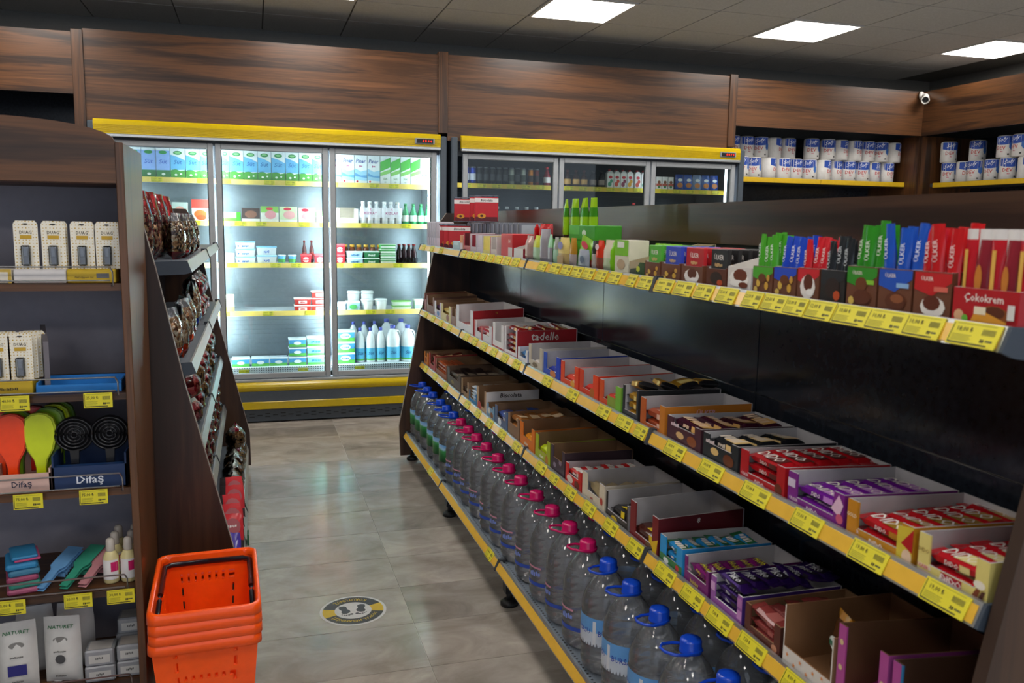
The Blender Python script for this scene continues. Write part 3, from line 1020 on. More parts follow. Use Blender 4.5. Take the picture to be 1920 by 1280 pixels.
def small_bottle(h, r, body, cap, label=None):
    p = MB().lathe([(r * .8, 0), (r, .006), (r, h * .52), (r * .82, h * .62), (r * .42, h * .80), (r * .38, h * .88)], body, 12)
    p.lathe([(r * .44, h * .88), (r * .44, h), ], cap, 10)
    if label:
        p.lathe([(r * 1.012, h * .18), (r * 1.012, h * .46)], label, 12, cap=False)
    return p


wb = small_bottle(.165, .025, '#e9eef4g', '#f4f6f8', '#f6f3f8').mesh('bottle')
for k, x in enumerate((.81, .963)):
    t = thing('bottle_pack', f'shrink-wrapped white mineral water six-pack, {ORD[k]} beside the open carton', 'bottle pack', (x, CY + .03, z2), group='mineral water six-packs')
    for i in range(3):
        for j in range(2):
            link('bottle', wb, t, ((i - 1) * .048, j * .05, 0))
    b = MB()
    b.grid(lambda u, v: ((u - .5) * .150, -.027 - .003 * math.cos(6 * PI * (u - .5)), .05 + v * .07), 12, 2, '#f4f4fb')
    b.text('KIZILAY', 0, .082, .018, '#b0307a', -.0315).text('☾', 0, .108, .016, '#c8247a', -.0315)
    link('wrapper', b.mesh('wrapper'), t)
gb = small_bottle(.155, .026, '#2f8f5ag', '#2d8a50', '#e8f3ea').mesh('soda_bottle')
for k, x in enumerate((1.066, 1.122, 1.180, 1.232)):
    thing('soda_bottle', f'green soda bottle, {ORD[k]} beside the shrink-wrapped packs', 'bottle', (x, CY + .03 - .01 * (k % 2), z2), group='green soda bottles', mesh=gb)


def tub(w, d, h, body, lid, bits=(), n='tub'):
    b = MB()
    q = .92
    b.hexa([(-w / 2 * q, d * .05, 0), (-w / 2, 0, h * .85), (-w / 2 * q, d * .95, 0), (-w / 2, d, h * .85), (w / 2 * q, d * .05, 0), (w / 2, 0, h * .85), (w / 2 * q, d * .95, 0), (w / 2, d, h * .85)], body)
    b.box(-w / 2 - .003, w / 2 + .003, -.003, d + .003, h * .84, h, lid, .002)
    for t in bits:
        if t[0] == 'o':
            b.oval(t[1] * w, t[2] * h, t[3] * w, t[4] * h, t[5], -.0015)
        elif t[0] == 'r':
            b.rect(t[1] * w, t[2] * w, t[3] * h, t[4] * h, t[5], -.0002)
        else:
            b.text(t[1], t[2] * w, t[3] * h, t[4] * h, t[5], -.002, wmax=w * .7, italic=.2)
    return b.mesh(n)


def cup(r, h, body, lid, band=None, n=14):
    b = MB().lathe([(r * .8, 0), (r * .84, h * .06), (r * .93, h * .5), (r, h * .88)], [body, body, body], n)
    b.lathe([(r * 1.05, h * .86), (r * 1.05, h * .96), (r * .98, h)], lid, n)
    if band:
        b.lathe([(r * .88, h * .2), (r * .965, h * .7)], band, n, cap=False)
    return b.mesh('cup')


z3, z4, z5 = SHZ[2] - .010, SHZ[3] - .010, .373
# third shelf
wt = tub(.128, .1, .052, '#f2f7fb', '#8fd0f0', [('t', 'Labne', 0, .4, .3, '#2a62b8'), ('o', -.36, .4, .05, .12, '#3a5fc0')])
for c, x in enumerate((-.055, .086)):
    for k in range(3 if c == 0 else 2):
        hh = .052 if c == 0 else .062
        thing('spread_tub', f'white cream cheese tub with blue lid, {("bottom", "middle", "top")[k]} of the {("first", "second")[c]} stack, third shelf', 'tub', (x, CY, z3 + k * hh), group='cream cheese tubs on the third shelf',
              mesh=wt if c == 0 else tub(.132, .1, .062, '#f2f7fb', '#8fd0f0', [('t', 'Sana', 0, .4, .3, '#2a62b8')]))
thing('open_carton', 'short white box end beside the stacked cream cheese tubs', 'box', (-.158, CY, z3), mesh=flatbox(.06, .1, .075, '#f4f6f6', [('r', -.5, .5, .0, .12, '#d8dde0')]))
c1 = cup(.028, .065, '#5fb7e6', '#dfe8ee', '#58b04a')
for k, x in enumerate((.188, .26)):
    thing('yogurt_cup', f'small blue and green yogurt cup, {ORD[k]} beside the cream cheese tubs', 'cup', (x, CY + .03, z3), group='small yogurt cups', mesh=c1)
rc = tub(.07, .07, .072, '#d8202e', '#e84a50', [('o', 0, .45, .3, .25, '#f3d8d2'), ('t', 'Puding', 0, .45, .2, '#d8202e')])
for k, (x, z, lb) in enumerate(((.353, 0, 'beside the sauce bottles, second door'), (.448, 0, 'touching the second door frame'), (.590, 0, 'bottom one behind the third door frame'), (.590, .072, 'top one behind the third door frame'))):
    thing('dessert_cup', f'red dessert cup with pale oval label, {lb}', 'cup', (x, CY, z3 + z), group='red dessert cups', mesh=rc)
sb = MB().lathe([(.014, 0), (.016, .01), (.016, .10), (.007, .135), (.007, .155)], '#5a1c16g', 10).lathe([(.008, .155), (.008, .166)], '#8a1a14', 8).lathe([(.0163, .03), (.0163, .08)], '#b8302a', 10, cap=False).mesh('sauce_bottle')
for k, x in enumerate((.347, .398)):
    thing('sauce_bottle', f'slim dark sauce bottle, {ORD[k]} behind the red dessert cups', 'bottle', (x, CY + .10, z3), group='slim sauce bottles', mesh=sb)
bt = tub(.112, .09, .046, '#bfe0ee', '#e9f3f6', [('t', 'Tereyağ', 0, .4, .34, '#2a6a9a')])
gt = tub(.108, .09, .046, '#2f7a4a', '#dfeee2', [('t', 'Kaymak', 0, .4, .34, '#e9f3e6')])
ct = tub(.108, .09, .036, '#3fae4e', '#cfe8cf', [('r', -.5, .5, .2, .6, '#eaf5e8')])
for nm, me, x, n, h, lb in (('spread_tub', bt, .696, 2, .048, 'pale blue butter tub'), ('spread_tub', gt, .816, 2, .048, 'dark green cream tub'), ('spread_tub', ct, .934, 4, .037, 'bright green cheese tub')):
    for k in range(n):
        thing(nm, f'{lb}, {ORD[k]} from the bottom of its stack behind the third door', 'tub', (x, CY, z3 + k * h), group=lb + 's', mesh=me)
jar = MB().lathe([(.020, 0), (.022, .008), (.022, .085), (.016, .10)], '#7a3a1cg', 12).lathe([(.0175, .10), (.0175, .118)], '#d9a63a', 12).lathe([(.0224, .02), (.0224, .07)], '#3d5a34', 12, cap=False).mesh('jar')
for k, x in enumerate((.64, .69, .74, .79, .84, .89)):
    thing('sauce_jar', f'small brown jar with gold cap, {ORD[k]} behind the stacked butter tubs', 'jar', (x, CY + .13, z3 + .02), group='small brown jars', mesh=jar)
cola = MB().lathe([(.016, 0), (.019, .01), (.017, .05), (.019, .08), (.008, .12), (.008, .135)], '#2a1016g', 10).lathe([(.0095, .133), (.0095, .143)], '#7a1018', 8).mesh('bottle')
t = thing('bottle_pack', 'dark cola bottle multipack in a plastic tray, third shelf', 'bottle pack', (1.075, CY + .02, z3))
for i in range(4):
    for j in range(2):
        link('bottle', cola, t, ((i - 1.5) * .036, j * .04, .004))
link('pack_tray', MB().box(-.078, .078, -.022, .066, 0, .004, '#6a7078g').box(-.078, .078, -.023, -.021, 0, .05, 'clear_blister').mesh('pack_tray'), t)
# fourth shelf
thing('food_pack', 'yellow-white cheese carton against the second door, fourth shelf', 'food pack', (-.172, CY, z4), mesh=flatbox(.066, .09, .125, '#f3efcc', [('r', -.5, .5, 0, .35, '#f0d860'), ('r', -.5, .5, .8, 1, '#fbf8e8')]))
rt = tub(.115, .09, .048, '#c8342cg', '#f0e6e2', [('r', -.25, .25, .2, .65, '#f5f0ec'), ('t', 'Salça', 0, .42, .26, '#c8342c')])
for c, x in enumerate((.325, .445)):
    for k in range(2 + c):
        thing('spread_tub', f'clear-lidded red tub, {ORD[k]} from the bottom, {("inner", "outer")[c]} stack on the fourth shelf', 'tub', (x, CY, z4 + k * .049), group='red tubs on the fourth shelf', mesh=rt)
thing('spread_tub', 'white dessert tub at the edge of the third door, fourth shelf', 'tub', (.590, CY, z4), mesh=tub(.07, .07, .065, '#f0f5f8', '#d8e8f0', [('r', -.5, .5, .2, .5, '#9fd0e8')]))
thing('spread_tub', 'blue-green yogurt tub beside the white cups, fourth shelf', 'tub', (.680, CY, z4), mesh=tub(.095, .09, .070, '#a9d6e8', '#eef5f8', [('o', 0, .45, .3, .25, '#4fa85a')]))
wc = cup(.045, .085, '#f2f4f4', '#e6ecee')
for k, (x, dz) in enumerate(((.787, 0), (.885, 0))):
    thing('yogurt_cup', f'white lidded yogurt cup, {ORD[k]} on the fourth shelf behind the third door', 'cup', (x, CY + .045, z4), group='white yogurt cups', mesh=wc)
for k, x in enumerate((.70, .80)):
    thing('yogurt_cup', f'clear-topped white cup, {ORD[k]} in the row behind, fourth shelf', 'cup', (x, CY + .16, z4 + .0), group='rear white cups', mesh=cup(.045, .135, '#e9eeee', '#f4f6f6'))
lt = tub(.135, .09, .034, '#dff0d8', '#7cc95a', [('r', -.4, .4, .2, .6, '#f5f8ee')])
for k in range(2):
    thing('spread_tub', f'flat lime-lidded tray tub, {("lower", "upper")[k]} one near the cooler end', 'tub', (1.035, CY, z4 + k * .035), group='flat lime tubs', mesh=lt)
thing('spread_tub', 'pale green tub beside the flat lime tubs', 'tub', (1.165, CY, z4), mesh=tub(.07, .08, .08, '#cfe8d8', '#eef6f0', [('r', -.5, .5, .2, .5, '#8fd0a0')]))
# bottom deck
yt = tub(.118, .1, .060, '#4aa2dc', '#e6f2f4g', [('r', -.5, .5, .0, .35, '#57ad48'), ('o', 0, .45, .22, .2, '#f3f8f8')])
yw = tub(.122, .1, .066, '#8fd6d2', '#f4faf8', [('r', -.5, .5, .0, .25, '#57ad48'), ('t', 'Yoğurt', 0, .5, .3, '#2f7fb0')])
yb = tub(.132, .1, .080, '#4a9ad8', '#dff0e6', [('r', -.5, .5, .0, .35, '#57ad48'), ('o', 0, .5, .28, .24, '#eaf5f0'), ('t', 'Yoğurt', 0, .5, .2, '#2f6fb0')])
for k, x in enumerate((-.106, .027, .151)):
    thing('yogurt_tub', f'single blue-green yogurt tub with clear lid, {ORD[k]} along the bottom deck', 'tub', (x, CY, z5), group='single yogurt tubs on the bottom deck', mesh=yt)
for k in range(3):
    thing('yogurt_tub', f'blue-green yogurt tub, {ORD[k]} from the bottom of the inner stack', 'tub', (.283, CY, z5 + k * .066), group='inner stack of yogurt tubs', mesh=yt)
for k in range(3):
    thing('yogurt_tub', f'mint-white yogurt tub, {ORD[k]} from the bottom, by the second door edge', 'tub', (.412, CY, z5 + k * .067), group='mint yogurt tubs', mesh=yw)
for k in range(3):
    thing('yogurt_tub', f'large blue yogurt tub, {ORD[k]} from the bottom, beside the milk jugs', 'tub', (.622, CY, z5 + k * .081), group='large blue yogurt tubs', mesh=yb)


def jug(w, h, handle):
    r = w / 2
    n = 14
    b = MB().lathe([(r * .9, 0), (r, .006), (r, h * .62), (r * .92, h * .70), (r * .5, h * .86), (r * .30, h * .90), (r * .30, h * .93)], '#eff3f4g', n)
    lab = MB().lathe([(r * 1.012, h * .10), (r * 1.012, h * .42)], '#5ab4d8', n, cap=False).lathe([(r * 1.014, h * .06), (r * 1.014, h * .11)], '#58b04a', n, cap=False)
    t, hh = 'Süt', h * .09
    lab.text(t, 0, 0, hh, '#12407a', fn=lambda a, q: (r * 1.03 * math.sin(a / r), -r * 1.03 * math.cos(a / r), h * .27 + q), italic=.2)
    cap = MB().lathe([(r * .36, h * .92), (r * .36, h), (r * .33, h * 1.01)], '#5a62b8', 12)
    parts = [('body', b), ('label_band', lab), ('cap', cap)]
    if handle:
        parts.append(('handle', MB().tube([(r * .45, -.004, h * .86), (r * .8, -.006, h * .84), (r * .98, -.008, h * .76), (r * .98, -.008, h * .66), (r * .9, -.006, h * .60)], .007, '#e6ebed', 6)))
    return [(n_, m_.mesh(n_)) for n_, m_ in parts]


js, jl = jug(.070, .252, False), jug(.106, .268, True)
for k, (x, p, s) in enumerate(((.733, js, 'slim'), (.810, js, 'slim'), (.884, js, 'slim'), (.974, jl, 'large handled'), (1.085, jl, 'large handled'), (1.19, jl, 'large handled'))):
    thing('milk_jug', f'{s} white milk jug with blue label, {ORD[k]} on the bottom deck', 'milk jug', (x, CY + .055, z5), group='milk jugs on the bottom deck', parts=p)
for k, (x, p) in enumerate(((.70, js), (.78, js), (.86, js), (.95, jl), (1.06, jl))):
    thing('milk_jug', f'white milk jug, {ORD[k]} in the rear row of the bottom deck', 'milk jug', (x, CY + .20, z5 + .03), group='rear row of milk jugs', parts=p)

# ------------------------------------------------------------------ goods in the drinks cooler
zt = 1.694 - .010


def can(r, h, body, band, bits=()):
    b = MB().lathe([(r * .8, 0), (r, .006), (r, h * .93), (r * .86, h * .98)], [body + 'f', body + 'f', '#c9ced2m'], 12).lathe([(r * .86, h * .975), (r * .86, h)], '#c9ced2m', 12)
    b.lathe([(r * 1.01, h * .25), (r * 1.01, h * .62)], band, 12, cap=False)
    return b.mesh('can')


cb, ck, cg, ca, cr = can(.024, .132, '#2340a8', '#c8ccd8'), can(.022, .132, '#1d2226', '#3a3f44'), can(.023, .132, '#9aa098', '#3f4a40'), can(.022, .13, '#c87a1a', '#3a2414'), can(.022, .13, '#6a2420', '#2a1412')
cans = [(1.520, cb, 'blue and silver'), (1.570, cb, 'blue and silver')] + [(1.62 + .05 * k, ck, 'black') for k in range(5)] + [(1.868 + .045 * k, (cg, ck)[k % 2], ('silver-grey', 'black')[k % 2]) for k in range(3)] + [(2.018, ca, 'amber'), (2.066, cr, 'dark red')]
for k, (x, me, c) in enumerate(cans):
    thing('drink_can', f'{c} drink can, {ORD[k]} on the top shelf of the drinks cooler', 'can', (x, CY + .025, zt), group='cans in the drinks cooler', mesh=me)


def pet(r, h, body, cap, lab):
    return MB().lathe([(r * .85, 0), (r, .008), (r, h * .5), (r * .8, h * .62), (r * .4, h * .82), (r * .38, h * .9)], body, 12).lathe([(r * .46, h * .89), (r * .46, h)], cap, 10).lathe([(r * 1.015, h * .2), (r * 1.015, h * .48)], lab, 12, cap=False).mesh('drink_bottle')


p1, p2, p3 = pet(.028, .150, '#8a1420g', '#c81420', '#e8e0da'), pet(.028, .135, '#3a1c10g', '#4a0f12', '#d9a860'), pet(.028, .135, '#141012g', '#1a1a1c', '#8a7a70')
for k, (x, me, c) in enumerate([(2.152, p1, 'red-capped'), (2.24, p2, 'dark brown'), (2.32, p2, 'dark brown'), (2.39, p2, 'dark brown'), (2.455, p2, 'dark brown'), (2.53, p3, 'black'), (2.60, p3, 'black')]):
    thing('drink_bottle', f'{c} juice bottle, {ORD[k]} beside the cans in the drinks cooler', 'bottle', (x, CY + .03, zt), group='juice bottles in the drinks cooler', mesh=me)
jc = []
for c in ('#4a9a78', '#d0442c', '#8a2a50', '#e0a02c', '#c84a34'):
    b = flatbox(.052, .05, .118, '#ece8e4', [('o', -.1, .3, .3, .16, c), ('o', .15, .5, .24, .12, c), ('o', 0, .75, .3, .1, '#c82434')])
    b.prism([(-.026, .118), (.026, .118), (.01, .136), (-.01, .136)], 0, .05, '#ece8e4').lathe([(.011, .0), (.011, .018)], '#c82030', 8, (0, .025, .130))
    jc.append(b.mesh('juice_carton'))
for k in range(6):
    thing('juice_carton', f'white fruit juice carton with red cap, {ORD[k]} in the drinks cooler', 'carton', (2.665 + .056 * k if k < 4 else 2.675 + .056 * k, CY, zt), group='fruit juice cartons', mesh=jc[k % 5])
sm = flatbox(.046, .04, .105, '#e4dfda', [('r', -.5, .5, .3, .5, '#b8503a'), ('o', 0, .6, .3, .12, '#7a4a30'), ('o', 0, .25, .25, .1, '#3a7a4a')]).mesh('juice_carton')
for k in range(4):
    thing('juice_carton', f'small patterned juice carton, {ORD[k]} behind the third drinks cooler door', 'carton', (3.03 + .052 * k, CY, zt), group='small juice cartons', mesh=sm)
ps = []
for c in ('#24489a', '#2a58b0', '#7a8fb8', '#3a62b0'):
    b = MB().pillow(.078, .13, .03, c + 'g', 6, 6).oval(0, .045, .025, .02, '#c87a34', -.0165).oval(0, .085, .02, .012, '#e8edf2', -.0165)
    ps.append(b.mesh('drink_pouch'))
for k in range(5):
    thing('drink_pouch', f'blue foil drink pouch, {ORD[k]} at the end of the drinks cooler', 'pouch', (3.268 + .078 * k, CY + .02, zt), group='blue drink pouches', mesh=ps[k % 4])
# second shelf of the drinks cooler: bottles whose necks show over the shelving
zb = 1.30 - .010
wbm = [(n_, m_.mesh(n_)) for n_, m_ in (('body', MB().lathe([(.03, 0), (.033, .01), (.033, .13), (.028, .16), (.013, .21), (.012, .225)], 'clear_blister', 12)), ('cap', MB().lathe([(.015, .22), (.015, .24)], '#c9ccd0', 10)))]
k = 0
for x in [1.53 + .078 * i for i in range(20)]:
    if 2.10 < x < 2.25:
        continue
    thing('water_bottle', f'small clear bottle, {ORD[k]} behind the shelving in the drinks cooler', 'bottle', (x, CY + .04, zb), group='clear bottles in the drinks cooler', parts=wbm)
    k += 1
pb = MB().lathe([(.03, 0), (.034, .01), (.034, .12), (.03, .15), (.012, .235), (.012, .25)], '#150b0ag', 12).lathe([(.0135, .245), (.0135, .262)], '#c81a24', 10)
lb_ = MB().lathe([(.0345, .07), (.0345, .115)], '#1c3f9a', 14, cap=False).lathe([(.0348, .09), (.0348, .099)], '#e8e8ee', 14, cap=False).lathe([(.0347, .099), (.0347, .115)], '#c81a2c', 14, cap=False)
thing('cola_bottle', 'dark cola bottle with red, white and blue label behind the second drinks door', 'bottle', (2.89, CY + .05, zb + .03), parts=[('body', pb), ('label_band', lb_)])
thing('snack_box', 'orange-brown pack standing behind the third drinks cooler door', 'box', (3.30, CY, zb), mesh=flatbox(.24, .12, .145, '#a85a24', [('r', -.5, .5, .8, 1, '#d9944a')]))

# ------------------------------------------------------------------ paper towel rolls
def roll_mesh(turn, dim):
    r, h = .064, .172
    b = MB().lathe([(r * .9, 0), (r, .006), (r, h - .012), (r * .86, h - .002)], '#eceae6' if not dim else '#d9d8d6', 18)
    b.lathe([(r * .3, h - .0015), (r * .3, h)], '#cfc9c0', 10)
    R = r * 1.006
    cyl = lambda a, q: (R * math.sin(a / R + turn), -R * math.cos(a / R + turn), q)

    def patch(a0, a1, z0, z1, m, n=6):
        b.grid(lambda u, v: cyl(a0 + (a1 - a0) * u, z0(u) + (z1(u) - z0(u)) * v), n, 1, m)
    patch(-.078, .074, lambda u: .108 - .012 * math.sin(PI * u), lambda u: .162, '#2450b4', 8)
    patch(.045, .080, lambda u: .055 + .02 * abs(2 * u - 1), lambda u: .11, '#3f76c8')
    b.text('Sofy', 0, 0, .040, '#eef2f8', fn=lambda a, q: tuple(c * 1.004 if i < 2 else c for i, c in enumerate(cyl(a - .004, .134 + q + a * .2))), italic=.3)
    b.text('DEV', 0, 0, .028, '#c8322c', fn=lambda a, q: tuple(c * 1.006 if i < 2 else c for i, c in enumerate(cyl(a - .014, .074 + q))))
    b.text('24lü', 0, 0, .009, '#d87a8a', fn=lambda a, q: tuple(c * 1.004 if i < 2 else c for i, c in enumerate(cyl(a - .006, .045 + q))))
    patch(.035, .05, lambda u: .018, lambda u: .030, '#3a3a3a', 1)
    return b.mesh('paper_towel_roll')


RM = [roll_mesh(t, False) for t in (-.1, .25, .7, -.45)]
ZR = 1.812
sh = wthing('wall_shelf', 'black alcove shelf with yellow rail under the back wall paper rolls', 'shelf', (4.65, 6.4, 1.6))
wpart(sh, 'shelf_board', MB().box(3.745, 5.45, 6.19, 6.64, ZR - .03, ZR - .001, '#3a3f46'))
for a, b in ((3.82, 4.59), (4.595, 5.45)):
    wpart(sh, 'price_rail', MB().box(a, b, 6.178, 6.19, ZR - .038, ZR + .002, '#e3b91c', .003))
sh = wthing('wall_shelf', 'black alcove shelf with yellow rail under the side wall paper rolls', 'shelf', (5.8, 4.9, 1.6))
wpart(sh, 'shelf_board', MB().box(5.585, 6.02, 3.6, 6.03, ZR - .038, ZR - .009, '#3a3f46'))
for a, b in ((3.6, 4.8), (4.805, 5.99)):
    wpart(sh, 'price_rail', MB().box(5.573, 5.585, a, b, ZR - .046, ZR - .006, '#e3b91c', .003))
lowx = [3.87, 4.003, 4.136, 4.269, 4.402, 4.535, 4.668, 4.80, 4.93, 5.06, 5.192, 5.325]
for i, x in enumerate(lowx):
    thing('paper_towel_roll', f'white and blue paper towel roll, {ORD[i]} of the lower row, back alcove', 'paper towel', (x, 6.262 + .012 * ((i * 5) % 3), ZR), .12 * ((i * 7) % 5 - 2), 'paper towel rolls', mesh=RM[(i * 3) % 4])
upx = [3.82, 3.957, 4.09, 4.223, 4.356, 4.545, 4.70, 4.835, 4.97, 5.11, 5.245, 5.38]
for i, x in enumerate(upx):
    thing('paper_towel_roll', f'white and blue paper towel roll, {ORD[i]} of the upper row, back alcove', 'paper towel', (x, 6.262 + (.07 if i < 5 else .0) + .008 * (i % 2), ZR + .172), .12 * ((i * 3) % 5 - 2), 'paper towel rolls', mesh=RM[(i * 3 + 1) % 4])
for i, y in enumerate((5.905, 5.765, 5.628, 5.478, 5.315, 5.165, 5.02, 4.88)):
    thing('paper_towel_roll', f'white and blue paper towel roll, {ORD[i]} of the lower row, side wall alcove', 'paper towel', (5.66 + .02 * (i % 2), y, ZR - .008), -PI / 2 + .5 + .15 * (i % 3), 'paper towel rolls', mesh=RM[(i + 1) % 4])
for i, (y, dx) in enumerate(((5.935, 0), (5.73, .10), (5.36, 0), (5.22, 0), (5.08, .0), (4.93, 0))):
    thing('paper_towel_roll', f'white and blue paper towel roll, {ORD[i]} of the upper row, side wall alcove', 'paper towel', (5.665 + dx, y, ZR + .164), -PI / 2 + .5, 'paper towel rolls', mesh=RM[(i * 3 + 2) % 4])

# ------------------------------------------------------------------ security camera in the corner
cb_ = MB().lathe([(.028, -.012), (.034, -.008), (.034, .004), (.026, .012)], '#d9d7d2', 16)
cb_2 = MB().lathe([(.026, -.03), (.030, -.02), (.030, .055), (.033, .06), (.033, .078), (.027, .078), (.024, .066)], '#e2e0da', 16, cap=False).lathe([(.0295, -.03), (.001, -.031)], '#e2e0da', 16, cap=False)
cl_ = MB().lathe([(.024, .060), (.0235, .070), (.012, .073), (.001, .074)], '#15171bg', 16, cap=False)
cam_root = thing('security_camera', 'small white bullet security camera in the wall corner', 'security camera', (5.41, 5.985, 2.505))
m_ = link('mount', cb_.mesh('mount'), cam_root, (.0, .03, .02), (PI / 2, 0, .5))
arm = link('bracket', MB().tube([(0, .03, .02), (-.004, 0, .026), (-.006, -.012, .0)], .009, '#d9d7d2', 8).mesh('bracket'), cam_root)
hd = link('camera_body', cb_2.mesh('camera_body'), cam_root, (-.006, -.02, -.005), (1.95, 0, -.72))
link('lens', cl_.mesh('lens'), hd)

# ------------------------------------------------------------------ floor sticker
st = MB()
RS = .119
st.poly([(RS * math.cos(2 * PI * k / 48), RS * math.sin(2 * PI * k / 48), .0006) for k in range(48)], '#d6d6d4')


def ring(a0, a1, r0, r1, z, m, n=16):
    st.grid(lambda u, v: ((r0 + (r1 - r0) * v) * math.cos(a0 + (a1 - a0) * u), (r0 + (r1 - r0) * v) * math.sin(a0 + (a1 - a0) * u), z), n, 1, m, False)


D = math.radians
ring(0, 2 * PI, .066, .109, .0009, '#2f3438', 48)
for a in (0, 180):
    ring(D(a - 19), D(a + 19), .066, .109, .0011, '#d9b81a', 8)
for sgn in (-1, 1):
    sole = [(x_ * 1.3, y_ * 1.2 - .002) for x_, y_ in [(.0, -.026), (.010, -.024), (.012, -.010), (.009, .002), (.014, .014), (.012, .024), (.002, .027), (-.010, .022), (-.012, .010), (-.008, -.002), (-.011, -.016), (-.007, -.024)]]
    c, s_ = math.cos(D(12) * sgn), math.sin(D(12) * sgn)
    st.poly([((sgn * x) * c - y * s_ + sgn * .029, (sgn * x) * s_ + y * c - .010, .0009) for x, y in (sole if sgn > 0 else sole[::-1])], '#33383c')
    for k, (tx, ty, tr) in enumerate(((-.011, .041, .0066), (-.0005, .044, .0046), (.0085, .042, .004), (.0155, .0375, .0034), (.021, .0315, .003))):
        x, y = sgn * tx, ty
        X, Y = x * c - y * s_ + sgn * .029, x * s_ + y * c - .010
        st.poly([(X + tr * math.cos(2 * PI * q / 8), Y + tr * math.sin(2 * PI * q / 8), .0009) for q in range(8)], '#33383c')
RT = .0875
st.text('SOSYAL MESAFENİZİ', 0, 0, .020, '#d9b81a', fn=lambda a, b: ((RT + b) * math.sin(a / RT), (RT + b) * math.cos(a / RT), .0013), wmax=.205)
st.text('KORUYUNUZ', 0, 0, .020, '#d9b81a', fn=lambda a, b: ((RT - b) * math.sin(a / RT), -(RT - b) * math.cos(a / RT), .0013), wmax=.125)
thing('floor_sticker', 'round yellow, grey and white footprint distance sticker on the stone floor', 'floor sticker', (.313, 2.938, 0), PI + .05, mesh=st)

# ------------------------------------------------------------------ packaging kinds for the long shelving
def loft(b, secs, m, n=8, pw=.7):
    """flow-wrapped bar along x: secs (x, half depth, half height, z centre)"""
    vs = []
    for x, hy, hz, zc in secs:
        for k in range(n):
            a = 2 * PI * (k + .5) / n
            c, s_ = math.cos(a), math.sin(a)
            vs.append((x, hy * math.copysign(abs(c) ** pw, c), zc + hz * math.copysign(abs(s_) ** pw, s_)))
    fs, mm = [], []
    for i in range(len(secs) - 1):
        for k in range(n):
            fs.append((i * n + k, i * n + (k + 1) % n, (i + 1) * n + (k + 1) % n, (i + 1) * n + k))
            mm.append(m if isinstance(m, str) else m[i])
    fs += [tuple(range(n - 1, -1, -1)), tuple(range((len(secs) - 1) * n, len(secs) * n))]
    mm += [mm[0], mm[-1]]
    b.add(vs, fs, mm, False)
    return b


def bar_mesh(L, dy, dz, col, acc=None, txt=None, tcol='#f3ede6', end=None, thick=None):
    """a wrapped bar lying along x, front towards -y, underside at z = 0"""
    end = end or col
    h, zc = dz / 2, dz / 2
    f = min(.014, L * .12)
    b = loft(MB(), [(-L / 2, dy / 2 * .98, .0012, zc), (-L / 2 + f, dy / 2 * .95, .0016, zc), (-L / 2 + f * 1.8, dy / 2, h, zc), (L / 2 - f * 1.8, dy / 2, h, zc), (L / 2 - f, dy / 2 * .95, .0016, zc), (L / 2, dy / 2 * .98, .0012, zc)],
             [end, end, col, end, end])
    w = L - 4 * f
    if acc:
        b.poly([(-w * .12, -dy * .34, dz + .0004), (w * .5, -dy * .34, dz + .0004), (w * .5, dy * .34, dz + .0004), (w * .02, dy * .34, dz + .0004)], acc)
        b.rect(w * .18, w * .48, dz * .22, dz * .78, acc, -dy / 2 - .0004)
    if txt:
        b.text(txt, 0, 0, dy * .62, tcol, fn=lambda a, q: (a - w * .05, q, dz + .0009), wmax=w * .9, italic=.12)
        b.text(txt, -w * .06, dz * .5, dz * .42, tcol, -dy / 2 - .0009, wmax=w * .45, italic=.12)
    return b.mesh('bar')


def tray_mesh(w, d, hs, h, hf, out, inn, fr, side=None, txt=None, tcol='#f3ede6', cut=.18, bits=(), stxt=None, shoulder=True):
    """open display tray: low front with shoulders, sloping sides, tall back"""
    t = .003
    b = MB().box(-w / 2, w / 2, 0, d, 0, t, inn)
    b.hexa([(-w / 2, d - t, 0), (-w / 2, d - t, h), (-w / 2, d, 0), (-w / 2, d, h), (w / 2, d - t, 0), (w / 2, d - t, h), (w / 2, d, 0), (w / 2, d, h)], [inn, inn, inn, out, inn, inn])
    sd = side or out
    for s_ in (-1, 1):
        x0, x1 = (-w / 2, -w / 2 + t) if s_ < 0 else (w / 2 - t, w / 2)
        b.hexa([(x0, 0, 0), (x0, 0, hs), (x0, d - t, 0), (x0, d - t, h), (x1, 0, 0), (x1, 0, hs), (x1, d - t, 0), (x1, d - t, h)], [sd if s_ < 0 else inn, inn if s_ < 0 else sd, fr, inn, inn, inn])
    c = w * cut
    xs = [(-w / 2 + t, -w / 2 + c, hs if shoulder else hf), (-w / 2 + c, w / 2 - c, hf), (w / 2 - c, w / 2 - t, hs if shoulder else hf)]
    for a, e, hh in xs:
        b.hexa([(a, 0, t), (a, 0, hh), (a, t, t), (a, t, hh), (e, 0, t), (e, 0, hh), (e, t, t), (e, t, hh)], [fr, fr, fr, inn, fr, inn])
    if txt:
        b.text(txt, 0, hf * .52, hf * .5, tcol, -.0045, wmax=w * .7)
    for i, q in enumerate(bits):
        yy = -.0005 - .00025 * i
        if q[0] == 'o':
            b.oval(q[1] * w, q[2] * hs, q[3] * w, q[4] * hs, q[5], yy, 10)
        elif q[0] == 'r':
            b.rect(q[1] * w, q[2] * w, q[3] * hs, q[4] * hs, q[5], yy)
        elif q[0] == 'p':
            b.front([(x * w, z * hs) for x, z in q[1]], q[2], yy)
        else:
            b.text(q[1], q[2] * w, q[3] * hs, q[4] * hs, q[5], yy, wmax=w * .6)
    if stxt:          # lettering on the long side that faces the camera
        s0, hh, sc = stxt
        b.text(s0, 0, 0, hh, sc, fn=lambda a, q: (w / 2 + .0009, d * .46 + a, (hs + h) / 2 - hh * .5 - .008 + q), wmax=d * .75, italic=.15)
    return b.mesh('tray')


SX0 = .936


